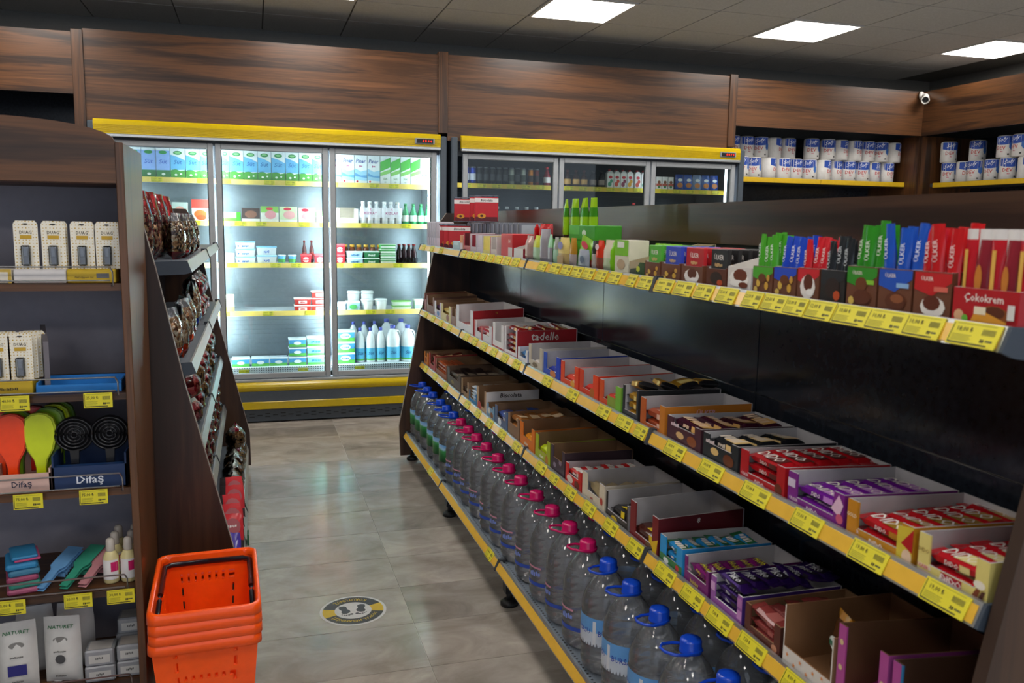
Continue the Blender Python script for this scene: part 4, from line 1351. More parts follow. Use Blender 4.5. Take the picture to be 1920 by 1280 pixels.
def stack(y0, y1, zdeck, desc, tray, bars, where, cat='bar', bname='chocolate_bar', d=.24):
    """a display tray between y0 > y1 and the bars in it. bars: dict(layers, rows, dy, dz, mesh args, top=[rows shown])"""
    w = round(y0 - y1 - .006, 3)
    yc = (y0 + y1) / 2
    t = dict(tray)
    me = tray_mesh(w, d, t.pop('hs'), t.pop('h'), t.pop('hf'), **t)
    thing('display_tray', f'{desc} {where}', 'tray', (SX0, yc, zdeck), RG, 'display trays on the long shelving', mesh=me)
    if not bars:
        return
    b = dict(bars)
    layers, rows, dy, dz = b.pop('layers'), b.pop('rows'), b.pop('dy'), b.pop('dz')
    tilt, lab = b.pop('tilt', 0), b.pop('lab')
    gap = b.pop('gap', [])
    bm = bar_mesh(w - .010, dy - .002, dz - .001, **b)
    rnd = random.Random(int(yc * 1000))
    for r in range(rows):
        for l in range(layers):
            if r > 0 and l < layers - 1:
                continue
            if r in gap:
                continue
            top = l == layers - 1
            ly = .006 + dy * (r + .5)
            jit = rnd.uniform(-.06, .06) if top else 0
            pos = f'front stack, {ORD[layers - 1 - l]} from the top' if r == 0 else f'top layer, {ORD[r]} behind the front'
            o = thing(bname, f'{lab}, {pos}', cat, (SX0 + ly, yc + (rnd.uniform(-.003, .003) if top else 0), zdeck + .0035 + l * dz), RG + jit * (1 if tilt else .3), f'{lab}s', mesh=bm)
            if top and tilt:
                o.rotation_euler = (rnd.uniform(-.25, .25) * tilt, rnd.uniform(-.1, .1) * tilt, RG + jit)
                o.location.z += .006 * tilt


G_, W_, K_ = '#b9b6b8', '#dcd9d8', '#8a6a4c'     # grey, white and brown card
Z2, Z3 = .892, .585
S2 = 'on the middle shelf'
def tr(hs, h, hf, out, inn, fr, **k):
    return dict(hs=hs, h=h, hf=hf, out=out, inn=inn, fr=fr, **k)


stack(4.80, 4.74, Z2, 'narrow maroon box at the far end', tr(.105, .115, .07, '#7a3a30', K_, '#8a2a28'), None, S2)
stack(4.735, 4.52, Z2, 'wide brown cardboard box, second from the far end', tr(.10, .112, .05, '#6a4a3a', K_, '#7a4a3c'), dict(layers=2, rows=3, dy=.06, dz=.028, col='#5a3020g', lab='brown cake bar in the far cardboard box'), S2)
stack(4.515, 4.35, Z2, 'white and purple box near the far end', tr(.088, .10, .045, '#d8d3d8', K_, '#cfc6d6', bits=[('r', -.5, -.2, .3, 1, '#e8e4ea'), ('o', .1, .3, .2, .15, '#4a7ab8')]), dict(layers=3, rows=2, dy=.05, dz=.022, col='#5a2a6ag', end='#e0dce4', lab='purple bar in the white and purple box'), S2)
stack(4.345, 4.115, Z2, 'cream and yellow box beside the tall red box', tr(.09, .10, .045, '#cbb890', K_, '#d8c98a', bits=[('o', .2, .3, .15, .2, '#8a4a2a')]), dict(layers=3, rows=2, dy=.05, dz=.022, col='#d0a83af', end='#6a2a1a', lab='gold bar in the cream and yellow box'), S2)
stack(4.11, 4.0, Z2, 'plain brown box against the tall red box', tr(.09, .10, .05, '#7a5a44', K_, '#8a5a48'), None, S2)
stack(3.995, 3.66, Z2, 'tall red box with printed spoon and white lining', tr(.115, .125, .04, '#a5161f', W_, '#dedbde', side='#a5161f', cut=.16, stxt=('▬▬', .010, '#b9822a')), dict(layers=1, rows=3, dy=.07, dz=.03, col='#b01c24g', acc='#e8e0da', lab='red wrapped wafer in the tall red box'), S2)
stack(3.645, 3.345, Z2, 'low white tray with red edges next to the tall red box', tr(.08, .088, .035, '#b2202a', W_, '#d9d6da', cut=.14, bits=[('r', -.5, -.42, 0, 1, '#b2202a'), ('r', -.08, .02, 0, .8, '#b2202a')]), dict(layers=2, rows=3, dy=.06, dz=.026, col='#a81c28g', acc='#e8ddd6', lab='red and white bar in the red-edged tray'), S2)
stack(3.335, 3.17, Z2, 'empty white tray with round cut-out front', tr(.105, .10, .035, '#d9d4d2', W_, '#e2dfe0', cut=.22, bits=[('r', -.5, .5, 0, .12, '#b2202a')]), None, S2)
stack(3.165, 2.99, Z2, 'red and white tray with cream lettering on its side', tr(.108, .112, .02, '#a5161f', W_, '#dedbde', cut=.12, side='#a5161f', stxt=('tadelle', .030, '#e6dccf'), bits=[('r', -.5, .5, 0, .08, '#b2202a')]),
      dict(layers=5, rows=4, dy=.055, dz=.021, col='#8a1c1cg', acc='#d9b060', txt='tadelle', tilt=1, lab='red and gold chocolate bar in the cream-lettered red tray'), S2)
stack(2.985, 2.86, Z2, 'white tray of blue bars beside the cream-lettered red one', tr(.052, .058, .02, '#2458b0', W_, '#e2dfe2', side='#2a62c0'), dict(layers=2, rows=3, dy=.055, dz=.020, col='#3a86c8f', acc='#e4ecf4', lab='blue foil bar in the white tray'), S2)
stack(2.855, 2.70, Z2, 'cream tray with low curved front', tr(.082, .085, .03, '#cfc8ba', G_, '#c9c0ac', bits=[('o', .0, .2, .2, .1, '#7a6a50')]), dict(layers=1, rows=3, dy=.06, dz=.024, col='#d8d2c6g', acc='#5a5a62', lab='cream wrapped bar in the curved-front tray'), S2)
stack(2.69, 2.525, Z2, 'blue display tray of blue wafers', tr(.078, .08, .025, '#1f45b0', G_, '#2a4fb8', bits=[('r', .30, .5, 0, 1, '#1c3fc0'), ('o', .1, .2, .18, .16, '#c8783a')]), dict(layers=1, rows=3, dy=.06, dz=.03, col='#2a42c0f', acc='#8fa6e8', lab='blue wafer pack in the blue tray'), S2)
stack(2.52, 2.36, Z2, 'first orange-red tray, next to the blue one', tr(.075, .078, .022, '#d8361c', G_, '#e04a20', bits=[('r', .3, .5, 0, 1, '#e8481c'), ('o', .2, .2, .12, .16, '#e0a02a')]), dict(layers=1, rows=3, dy=.06, dz=.032, col='#d83a20g', acc='#f0c8a0', lab='orange-red wafer pack in the first orange tray'), S2)
stack(2.355, 2.205, Z2, 'second orange-red tray, beside the lime-edged one', tr(.075, .078, .022, '#d8361c', G_, '#d8401c', bits=[('r', .24, .5, 0, 1, '#e8481c'), ('o', .2, .25, .12, .2, '#b86a1a')]), dict(layers=1, rows=3, dy=.06, dz=.032, col='#d02a1cg', acc='#f0b070', lab='orange-red wafer pack in the second orange tray'), S2)
stack(2.20, 2.045, Z2, 'orange-red and lime green tray of wafers', tr(.072, .078, .022, '#6aa83a', G_, '#d8501c', bits=[('r', .26, .5, 0, 1, '#7ab83a'), ('r', -.1, .26, 0, .5, '#8aa03a')]), dict(layers=1, rows=3, dy=.06, dz=.032, col='#c83020g', acc='#8ac04a', lab='red and lime wafer pack in the lime tray'), S2)
stack(2.04, 1.94, Z2, 'black tray heaped with golden cake packs', tr(.085, .08, .02, '#22262a', G_, '#2c3034', cut=.1), dict(layers=4, rows=4, dy=.06, dz=.022, col='#c8962af', end='#15151a', acc='#e8d080', tilt=1.4, lab='gold and black cake pack in the black tray'), S2)
stack(1.93, 1.79, Z2, 'copper orange tray of caramel cake packs', tr(.074, .072, .015, '#c06a1c', G_, '#b85a24', side='#c87a24', cut=.2, stxt=('ÜLKER', .016, '#e8b0c0'), bits=[('r', .3, .5, 0, 1, '#c87a24')]), dict(layers=2, rows=2, dy=.06, dz=.024, col='#c8603af', end='#7a1c1c', acc='#e8b8a0', lab='copper foil cake pack in the orange tray'), S2)
stack(1.782, 1.617, Z2, 'dark plum tray of chocolate biscuits', tr(.060, .055, .042, '#3a1f28', G_, '#4a2430', bits=[('o', -.1, .40, .12, .14, '#d8b078'), ('o', .25, .38, .14, .2, '#8a4a24'), ('t', 'Biskrem', -.25, .75, .16, '#e8d0d8')]), dict(layers=2, rows=4, dy=.056, dz=.024, col='#3c1626g', acc='#d8a860', txt='Bisko', tcol='#e8c8a8', tilt=1, lab='plum biscuit pack in the dark plum tray'), S2)
stack(1.612, 1.466, Z2, 'black tray of biscuit sticks', tr(.060, .055, .040, '#20262a', G_, '#22282c', bits=[('o', -.15, .45, .12, .14, '#e0bc78'), ('o', .25, .35, .15, .22, '#6a3418'), ('t', 'Biskrem', -.28, .75, .15, '#e8d8d8')]), dict(layers=2, rows=3, dy=.058, dz=.024, col='#1a1c20g', acc='#e8c480', txt='dankek', tcol='#e6d8c8', tilt=1, lab='black biscuit pack in the black stick tray'), S2)


def dido(y0, y1, nm, c, bar, acc, extra=(), layers=3, rows=5):
    stack(y0, y1, Z2, f'{nm} tray of boldly lettered wafer bars', tr(.062, .052, .018, c, G_, c, cut=.17, txt='DIDO', bits=[('t', 'ÜLKER', -.38, .22, .12, '#f0d8e0')] + list(extra)),
          dict(layers=layers, rows=rows, dy=.042, dz=.0185, col=bar, acc=acc, txt='DIDO', tcol='#f2e8e2', tilt=.5, lab=f'wafer bar in the {nm} wafer tray'), S2)


dido(1.461, 1.306, 'red', '#b4161e', '#a8141cg', '#5a1a14', [('o', .38, .25, .08, .18, '#6a2c16')])
dido(1.30, 1.14, 'purple', '#7c2386', '#6a1c8ag', '#b87ac8', [('r', -.5, -.36, .55, .8, '#d8c8e0'), ('p', [(.3, .5), (.42, .95), (.5, .7), (.44, .35)], '#e8c0d8'), ('o', .45, .3, .06, .14, '#d05a7a')], 2, 5)
dido(1.135, .982, 'golden', '#c88a1e', '#b01820g', '#d8a83af', [('r', -.5, -.34, 0, 1, '#c8861c'), ('p', [(.28, .0), (.5, .0), (.5, 1), (.28, .9)], '#d8c03a'), ('p', [(.5, .35), (.5, .95), (.34, .5)], '#b8141c'), ('o', .43, .2, .07, .2, '#e8c8a8'), ('t', 'GOLD', -.42, .6, .1, '#f5e8c8')], 2, 6)
dido(.977, .845, 'cream', '#e2d27c', '#b41822g', '#e0d08a', [('r', -.14, .16, .02, .28, '#a8142a'), ('t', 'DIDO', .01, .16, .18, '#f0e0d8'), ('t', 'DIDO', -.41, .6, .1, '#8a6a2a'), ('o', .4, .42, .08, .1, '#f2ead8'), ('p', [(.28, .0), (.36, .0), (.42, .3), (.37, .33)], '#7a3a1a'), ('p', [(.38, .02), (.44, .02), (.49, .32), (.44, .3)], '#4a2214'), ('t', 'ÜLKER', -.4, .22, .1, '#c83a6a')], 2, 6)

S3 = 'on the lower shelf'
stack(4.80, 4.70, Z3, 'orange cookie box at the far end', tr(.075, .08, .05, '#c8702a', K_, '#d8863a', bits=[('o', 0, .4, .3, .2, '#8a3a1a')]), None, S3)
stack(4.66, 4.49, Z3, 'red cardboard box with crossed front flaps', tr(.088, .095, .03, '#a83030', K_, '#a83434', cut=.2), dict(layers=3, rows=3, dy=.06, dz=.024, col='#7a1f1cf', acc='#d8b080', tilt=1, lab='maroon foil bar in the crossed red box'), S3)
stack(4.48, 4.20, Z3, 'brown cardboard box of orange-brown cakes', tr(.085, .088, .03, '#5a3a28', K_, '#8a4428', cut=.08), dict(layers=4, rows=2, dy=.06, dz=.018, col='#a8502cg', end='#d8a070', lab='orange-brown cake in the far cardboard box'), S3)
stack(4.185, 3.89, Z3, 'dark brown cardboard box with torn top edge', tr(.088, .085, .05, '#4a3a30', '#6a5240', '#4e3e38', bits=[('o', -.1, .3, .1, .1, '#8a7a3a')]), dict(layers=3, rows=4, dy=.055, dz=.02, col='#3a2a28f', acc='#8a7a6a', tilt=1, lab='dark foil bar in the torn cardboard box'), S3)
stack(3.88, 3.73, Z3, 'cardboard box with dark bars before the blue ones', tr(.082, .085, .025, '#8a6a4c', K_, '#9a7a58'), dict(layers=2, rows=3, dy=.06, dz=.024, col='#4a3a34g', acc='#c8c0b8', lab='dark wrapped bar in the small cardboard box'), S3)
stack(3.725, 3.59, Z3, 'blue and white carton of blue striped bars', tr(.055, .06, .02, '#2c78b0', K_, '#3a84b8', cut=.06), dict(layers=5, rows=4, dy=.055, dz=.0145, col='#d4e2ecg', acc='#2a7ab8', tilt=.6, lab='blue striped bar in the blue carton'), S3)
stack(3.585, 3.42, Z3, 'cardboard tray with black lettering on its white side', tr(.098, .102, .02, '#e2dedc', K_, '#b89878', side='#e6e2e0', stxt=('Biscolata', .020, '#2a1c18'), bits=[('o', -.2, .2, .2, .2, '#b83a34')]), None, S3)
stack(3.41, 3.295, Z3, 'picture-fronted tray with blue print', tr(.060, .062, .045, '#6a90b0', K_, '#7aa2c0', bits=[('o', -.2, .5, .18, .2, '#d8d4cc'), ('o', .2, .3, .2, .2, '#8a5a34')]), dict(layers=2, rows=3, dy=.055, dz=.02, col='#5a4438f', lab='brown foil bar in the picture tray'), S3)
stack(3.285, 3.11, Z3, 'grey-blue tray of blue and white sweets', tr(.078, .08, .035, '#2a6aa8', K_, '#5a6a8a', bits=[('o', -.1, .25, .15, .2, '#d8dde8')]), dict(layers=2, rows=3, dy=.06, dz=.024, col='#3a58a8f', acc='#e0e4ec', tilt=1, lab='blue and white sweet pack in the grey-blue tray'), S3)
stack(3.10, 2.945, Z3, 'cardboard tray of copper foil sweets', tr(.085, .09, .05, '#7a5a40', K_, '#8a6a52'), dict(layers=3, rows=4, dy=.05, dz=.024, col='#c07a3af', acc='#e8c8a0', tilt=1.5, lab='copper foil sweet in the cardboard tray'), S3)
stack(2.94, 2.765, Z3, 'orange tray with cardboard lining', tr(.088, .09, .04, '#c86a20', K_, '#e07820', cut=.2, bits=[('t', 'Haylayf', -.05, .2, .13, '#f0e0d0')]), dict(layers=1, rows=3, dy=.065, dz=.036, col='#e08a20g', acc='#f0c060', tilt=1, lab='orange cake pack in the orange tray'), S3)
stack(2.76, 2.60, Z3, 'lime green tray with cardboard lining', tr(.085, .088, .035, '#8a9a20', K_, '#a8b828', cut=.2, bits=[('t', 'Haylayf', -.05, .2, .13, '#f4f4e0'), ('o', .3, .2, .1, .2, '#b87a2a')]), dict(layers=1, rows=3, dy=.065, dz=.04, col='#b8cc1cg', acc='#d8e060', tilt=1, lab='lime cake pack in the lime tray'), S3)
stack(2.595, 2.46, Z3, 'dark plum cardboard tray, nearly empty', tr(.088, .085, .05, '#3a2c34', K_, '#433440', bits=[('o', .2, .5, .1, .1, '#8a7a8a'), ('o', -.2, .3, .1, .1, '#8a7a8a')]), None, S3)
stack(2.455, 2.315, Z3, 'red tray of red chocolate bars', tr(.065, .055, .035, '#c82420', G_, '#d02a20', bits=[('o', -.2, .3, .2, .2, '#e8d8c8'), ('o', .25, .25, .15, .2, '#6a2a18')]), dict(layers=2, rows=6, dy=.036, dz=.022, col='#c01a1cg', acc='#e6dccf', txt='Albeni', tilt=1, lab='red and cream bar in the red tray'), S3)
stack(2.31, 2.135, Z3, 'cream tray of small biscuits with grey lining', tr(.078, .075, .03, '#cfc4b0', G_, '#d8ccb4', cut=.22, bits=[('t', 'Canlı', -.05, .18, .1, '#a83a30'), ('o', .38, .35, .06, .15, '#b8443a')]), dict(layers=1, rows=4, dy=.05, dz=.032, col='#c8b48af', acc='#8a3a2a', tilt=1.5, lab='cream foil biscuit in the cream tray'), S3)
stack(2.128, 1.975, Z3, 'grey-lined tray of black and yellow sweets', tr(.072, .075, .022, '#8a8688', G_, '#3a3430', cut=.05, bits=[('o', -.1, .12, .14, .1, '#d8b820')]), dict(layers=1, rows=3, dy=.06, dz=.032, col='#1c1a1cg', acc='#e0c41c', tilt=1.2, lab='black and yellow sweet pack'), S3)
stack(1.967, 1.80, Z3, 'tall maroon tray of yellow-edged packs', tr(.098, .105, .02, '#5a0f18', G_, '#7a1c20', side='#5a0f18', cut=.2, bits=[('p', [(.1, 0), (.45, 0), (.5, .45), (.3, .3)], '#e0b820'), ('o', .2, .12, .12, .1, '#6a4a2a')], stxt=('8', .014, '#d8d0c8')), dict(layers=1, rows=4, dy=.055, dz=.034, col='#4a1f18g', acc='#e0c020', tilt=1, lab='brown and yellow pack in the maroon tray'), S3)
stack(1.793, 1.675, Z3, 'sky-blue and green tray of coconut bars', tr(.068, .062, .022, '#2a96d8', G_, '#2f9ad8', side='#2a96d8', cut=.26, bits=[('r', -.5, .5, 0, .35, '#3a7a44'), ('o', .3, .2, .08, .1, '#c83a3a'), ('o', -.2, .18, .12, .1, '#e8ecea')]), dict(layers=3, rows=6, dy=.036, dz=.016, col='#2a8ac8g', end='#1f6a3a', acc='#1f6a3a', txt='COCO', tilt=1, lab='blue and green coconut bar in the sky-blue tray'), S3)
stack(1.668, 1.556, Z3, 'purple tray with yellow front lettering', tr(.062, .062, .028, '#6a1f62', G_, '#7a2270', txt='hobby', tcol='#d8d020', cut=.1, bits=[('t', 'ÜLKER', -.3, .62, .1, '#d8a0c8')]), dict(layers=2, rows=5, dy=.036, dz=.018, col='#7a1c68g', acc='#5a1450', txt='Hobby', tcol='#e0d81c', tilt=1, lab='purple bar in the yellow-lettered purple tray'), S3)
stack(1.55, 1.421, Z3, 'violet tray heaped with dark foil bars', tr(.064, .062, .02, '#4a2a78', W_, '#9a5aa8', side='#4a2a80', cut=.14, bits=[('r', -.5, -.36, .5, .8, '#d8a8d8'), ('r', .36, .5, .2, .5, '#c88ac8'), ('r', .36, .5, .6, .9, '#b878b8')]), dict(layers=4, rows=7, dy=.034, dz=.017, col='#3a1a6af', acc='#1a1024', txt='Piko', tcol='#eeeef4', tilt=1.2, lab='violet foil bar in the heaped violet tray'), S3)
stack(1.415, 1.29, Z3, 'chocolate brown tray of pink-brown bars', tr(.062, .062, .02, '#4a2820', K_, '#5a2c22', cut=.16, bits=[('o', .36, .2, .08, .12, '#c88a6a'), ('t', 'ÜLKER', -.3, .14, .1, '#c8807a')]), dict(layers=3, rows=5, dy=.038, dz=.017, col='#8a3a38g', acc='#a85a54', tilt=1, lab='pink-brown bar in the chocolate brown tray'), S3)
stack(1.285, 1.14, Z3, 'tall cardboard box with star-printed white front', tr(.115, .11, .035, '#9a7a5a', '#8a6444', '#dcd6ce', cut=.04, shoulder=False, bits=[('t', '★', x, z, .08, '#e08a3a') for x, z in ((-.4, .2), (-.25, .1), (-.12, .22), (.02, .12), (.15, .22), (.28, .09), (.4, .2), (-.05, .04), (.34, .26))]), None, S3)
stack(1.135, 1.012, Z3, 'tall cardboard box with pink dotted sides', tr(.15, .13, .03, '#b04a94', '#6f4e36', '#b04a94', cut=.16, bits=[('o', -.42, z, .04, .035, '#d8c090') for z in (.2, .5, .8)] + [('o', .42, z, .04, .035, '#d8c090') for z in (.3, .65)]), dict(layers=1, rows=4, dy=.05, dz=.03, col='#c03a7ag', acc='#5a1a3a', tilt=1.4, lab='pink sweet pack in the dotted box'), S3)
stack(1.007, .86, Z3, 'tall cardboard box with pink and blue edge', tr(.15, .13, .04, '#2a7ab0', '#5a4030', '#2f7fb4', cut=.14, bits=[('r', -.5, -.38, 0, 1, '#b04a94')]), dict(layers=1, rows=3, dy=.06, dz=.03, col='#8a2050g', tilt=1.2, lab='magenta sweet pack in the blue-edged box'), S3)
wthing_pack = MB().pillow(.075, .13, .04, lambda u, v: '#c88a2ag' if v > .85 else '#5a3418g', 8, 10, .002, 5).oval(0, .075, .022, .014, '#e8efe8', -.021).text('Fıstık', 0, .075, .012, '#2a7a5a', -.0225).mesh('nut_pouch')
thing('nut_pouch', 'brown pouch with round green label standing in the star-printed box', 'pouch', (SX0 + .055, 1.178, Z3 + .004), RG - .25, mesh=wthing_pack)

# ------------------------------------------------------------------ top shelf, far to near
Z1 = 1.2665
TS = 'on the top shelf'


def bx(y0, y1, h, base, bits, lab, d=.09, x=.94, name='sweet_box', z=Z1, cat='box', rz=0.0):
    w = y0 - y1 - .004
    return thing(name, lab, cat, (x, (y0 + y1) / 2, z), RG + rz, mesh=flatbox(w, d, h, base, bits))


def pouch(y0, y1, h, m, lab, t=.03, x=.955, rz=0.0, z=Z1, bits=(), lean=0.0, name='sweet_pouch', group=None, seed=3):
    w = y0 - y1 - .003
    b = MB().pillow(w, h, t, m, 7, 9, .0012, seed)
    for q in bits:
        if q[0] == 'o':
            b.oval(q[1] * w, q[2] * h, q[3] * w, q[4] * h, q[5], -t / 2 - .001)
        elif q[0] == 't':
            b.text(q[1], q[2] * w, q[3] * h, q[4] * h, q[5], -t / 2 - .0015, wmax=w * .8)
        else:
            b.rect(q[1] * w, q[2] * w, q[3] * h, q[4] * h, q[5], -t / 2 - .0006)
    o = thing(name, lab, 'pouch', (x, (y0 + y1) / 2, z), RG + rz, group, mesh=b)
    if lean:
        o.rotation_euler = (0, lean, RG + rz)
    return o


cl = MB().box(-.05, .05, 0, .030, 0, .138, '#c6c4ceg', .006).box(-.044, .044, -.001, .001, .004, .05, '#e0d8e4').box(-.03, .03, -.0015, 0, .06, .12, '#d8d6e0g').mesh('sweet_sleeve')
for k in range(5):
    thing('sweet_sleeve', f'clear plastic sleeve, {ORD[k]} from the far end of the top shelf', 'sleeve', (1.0, 4.80 - .06 * k, Z1), -.25, 'clear sleeves at the far end', mesh=cl)


def bisc_mesh():
    w, h, t = .112, .118, .034
    b = MB().box(-w / 2, w / 2, 0, t, .004, h, '#c01f2c', .003)
    b.rect(-w * .5, w * .5, h * .78, h * .95, '#efe9e6').text('Biscolata', 0, h * .865, h * .10, '#2a1518', -.0012, wmax=w * .86, italic=.2)
    b.rect(-w * .47, w * .47, 0.005, h * .2, '#5a1420', -.0008).oval(-w * .2, h * .24, w * .18, h * .1, '#d8962a', -.0011).oval(-w * .2, h * .24, w * .07, h * .05, '#4a1c14', -.0014)
    rim = MB().box(-w / 2 - .004, w / 2 + .004, -.002, t + .002, h, h + .008, 'clear_blister', .002).box(-w / 2 - .003, w / 2 + .003, -.0015, t + .0015, 0, .004, 'clear_blister')
    return b.mesh('card'), rim.mesh('clear_shell')


bm_, rm_ = bisc_mesh()
for k, (x, y, z, rz, lb) in enumerate(((1.005, 4.44, 0, -.28, 'lower row, first from the far end'), (1.005, 4.35, 0, -.28, 'lower row, second from the far end'), (1.01, 4.25, 0, -.28, 'lower row, in front'),
                                       (1.055, 4.32, .139, -.22, 'upper row, standing alone'), (1.06, 4.01, .139, -.22, 'upper row, behind the front one'), (1.065, 3.93, .139, -.22, 'upper row, in front'))):
    thing('biscuit_pack', f'red biscuit pack in clear shell, {lb}', 'biscuit pack', (x, y, Z1 + z), rz, 'red biscuit packs', parts=[('card', bm_), ('clear_shell', rm_)])
bl = MB().box(-.055, .055, 0, .036, .075, .137, '#8a8e98f', .006).box(-.05, .05, .004, .032, .0, .0755, '#8a1c2c', .003).box(-.04, .04, -.001, .001, .09, .128, '#c9ccd4f').mesh('sweet_sleeve')
for k in range(13):
    thing('sweet_sleeve', f'clear shell pack with maroon card, {ORD[k]} behind the small red boxes', 'sleeve', (1.135, 4.36 - .075 * k, Z1), -.2, 'clear shells behind the small boxes', mesh=bl)
bx(4.10, 3.95, .045, '#a8c4cc', [('r', -.3, .3, .6, 1, '#c8dce0')], 'pale blue open carton flap in front of the biscuit packs', .05)
bx(3.945, 3.885, .075, '#d8a08a', [('r', -.5, .5, .55, 1, '#e07a2a'), ('r', -.5, .5, 0, .5, '#d8c8cc')], 'small orange and grey box beside the red biscuit packs')
for y0, y1, h, c, f, inn, lb in ((3.873, 3.74, .085, '#c8bcc2', '#a81c2a', '#5a1018', 'silver-edged open box of maroon sweets'), (3.735, 3.63, .080, '#cfc4cc', '#b8a8b0', '#8a2030', 'silver-pink open box, half full'),
                                 (3.625, 3.52, .080, '#c4b8c4', '#c0b4c0', '#c9c4c8', 'empty silver-lilac open box'), (3.40, 3.30, .078, '#d0c4c0', '#c8b8b4', '#b8b0ac', 'silver and white open box before the red one')):
    thing('display_tray', f'{lb} {TS}', 'tray', (.94, (y0 + y1) / 2, Z1), RG, mesh=tray_mesh(y0 - y1 - .006, .12, h, h + .004, h * .35, c, inn, f, cut=.12))
thing('display_tray', f'yellow-lined open box with red edge {TS}', 'tray', (.94, 3.46, Z1), RG, mesh=tray_mesh(.108, .12, .078, .082, .02, '#b01c24', '#d8cc7a', '#d6ca6a', cut=.1))
bx(3.245, 3.085, .092, '#c0141c', [('r', .15, .5, .0, .45, '#c8b8b4'), ('t', '100', .25, .7, .16, '#f0d8d8')], 'tall bright red box lettered 100 on the top shelf', .10)
thing('display_tray', f'small white open box with maroon side {TS}', 'tray', (.94, 3.01, Z1), RG, mesh=tray_mesh(.115, .13, .04, .075, .04, '#9a1030', '#c8c0bc', '#d0ccc8', cut=.05))
pouch(2.945, 2.88, .090, '#d8b8b0f', 'pink holographic pouch beside the maroon-sided box', rz=.1)
for k, y in enumerate((2.955, 2.92, 2.885, 2.86)):
    o = pouch(y, y - .045, .055, '#c0181cg', f'red sweet wrapper, {ORD[k]} of the bunch above the pink pouch', .02, .985 + .012 * (k % 2), .3 * k - .4, Z1 + .078, name='sweet_wrapper', group='bunch of red wrappers')
pouch(2.87, 2.785, .092, lambda u, v: '#c8d048g' if v > .5 else '#a8c8a0g', 'yellow-green pouch beside the silver one', rz=-.1)
pouch(2.775, 2.715, .115, '#c0bcc4f', 'tall silver pouch in front of the lime sticks', .025, rz=.35)
pouch(2.72, 2.66, .098, lambda u, v: '#a8dcb0g' if v > .6 else '#b8b4bcf', 'short mint and silver pouch in front of the lime sticks', .02, rz=-.2)
for k in range(6):
    o = pouch(2.775 - .043 * k, 2.728 - .043 * k, .135, (lambda u, v: '#3f8a1cg' if .55 < v < .8 else ('#4a2a1cg' if v < .12 else '#98c81cg')), f'tall lime green stick pack, {ORD[k]} of the upright bundle', .022, 1.03 + .012 * (k % 2), .15 * (k % 3 - 1), Z1 + .082, name='stick_pack', group='lime stick packs', seed=k)
thing('display_tray', f'bright green box carrying the lime stick packs {TS}', 'tray', (1.0, 2.63, Z1), RG, mesh=tray_mesh(.38, .10, .081, .081, .081, '#3f9a1c', '#2f7a18', '#3f9a1c'))
thing('sweet_box', f'green box of gum on the lime stick carton {TS}', 'box', (1.0, 2.53, Z1 + .0815), RG, mesh=flatbox(.22, .09, .048, '#3f9c1e', [('r', -.5, -.1, .4, 1, '#5ab83a'), ('o', .1, .5, .08, .2, '#d8e8d0')]))
pouch(2.655, 2.61, .09, lambda u, v: '#c8ccc4f' if v > .5 else '#a8d0b4g', 'narrow mint green pouch beside the cream and yellow one', .02)
pouch(2.606, 2.51, .090, lambda u, v: '#dcc878g' if v > .45 else '#b8a06ag', 'cream and yellow pouch with round blue emblem', bits=[('o', .0, .72, .25, .14, '#8a8ac0'), ('r', -.3, .3, .05, .35, '#a88a5a')])
pouch(2.506, 2.452, .090, lambda u, v: '#b8862ag' if v > .4 else '#a89a98g', 'narrow amber brown pouch beside the green bag', .02)
pouch(2.47, 2.33, .080, lambda u, v: '#7ab82ag' if v > .3 else '#c84a3ag', 'leaning green bag with red emblem', .03, .97, 0, Z1 + .012, bits=[('o', 0, .75, .2, .14, '#d83a50')], lean=.22)
pouch(2.41, 2.32, .058, '#9aa4b0g', 'short grey pouch below the green bag', .02, .945, bits=[('o', .1, .5, .2, .2, '#5a6a80')])
pouch(2.325, 2.275, .085, lambda u, v: '#2a2c24g' if v > .5 else '#b8b0a8g', 'black and grey pouch next to the orange-red one', .02, .96, .3)
pouch(2.285, 2.235, .088, lambda u, v: '#d83a20g' if v > .45 else '#8a4a3ag', 'orange-red pouch beside the cream and green one', .025, .955, bits=[('o', 0, .78, .3, .1, '#e8d0d0')])
pouch(2.233, 2.135, .090, lambda u, v: '#7ac022g' if u > .72 else ('#d6cdb4g' if v > .4 else '#b8c8a0g'), 'cream pouch with lime side panel', .03)
bx(2.131, 2.04, .092, '#d8d4bc', [('r', -.5, .5, .55, 1, '#7cc428'), ('r', -.3, .2, .78, .95, '#e8ecdc'), ('o', 0, .3, .3, .15, '#b8a080')], 'lime and cream box in front of the lime row', .06)
for k in range(4):
    pouch(2.058 - .03 * k, 2.015 - .03 * k, .085, lambda u, v: '#86cc24g' if v > .5 else '#4a7a1cg', f'small lime sachet, {ORD[k]} behind the lime and cream box', .018, 1.03, .4, Z1, name='sachet', group='lime sachets')
thing('display_tray', f'cardboard tray with dark green corner print {TS}', 'tray', (.94, 1.988, Z1), RG, mesh=tray_mesh(.090, .20, .038, .085, .038, '#23451f', '#a89878', '#b0a080', cut=.05, bits=[('p', [(-.1, 0), (.5, 0), (.5, 1), (.2, 1), (.0, .6)], '#23481f'), ('o', .1, .55, .12, .2, '#c0c83a'), ('p', [(-.5, 0), (-.1, 0), (0, .6), (-.4, .5)], '#3a4434')]))
NUT = [('o', -.2, .42, .10, .14, '#d8b048'), ('o', .22, .35, .10, .14, '#d0a03a'), ('o', .3, .62, .08, .12, '#c8983a'), ('o', 0, .6, .2, .16, '#6a3a1c'), ('o', -.3, .2, .1, .1, '#d8b858')]
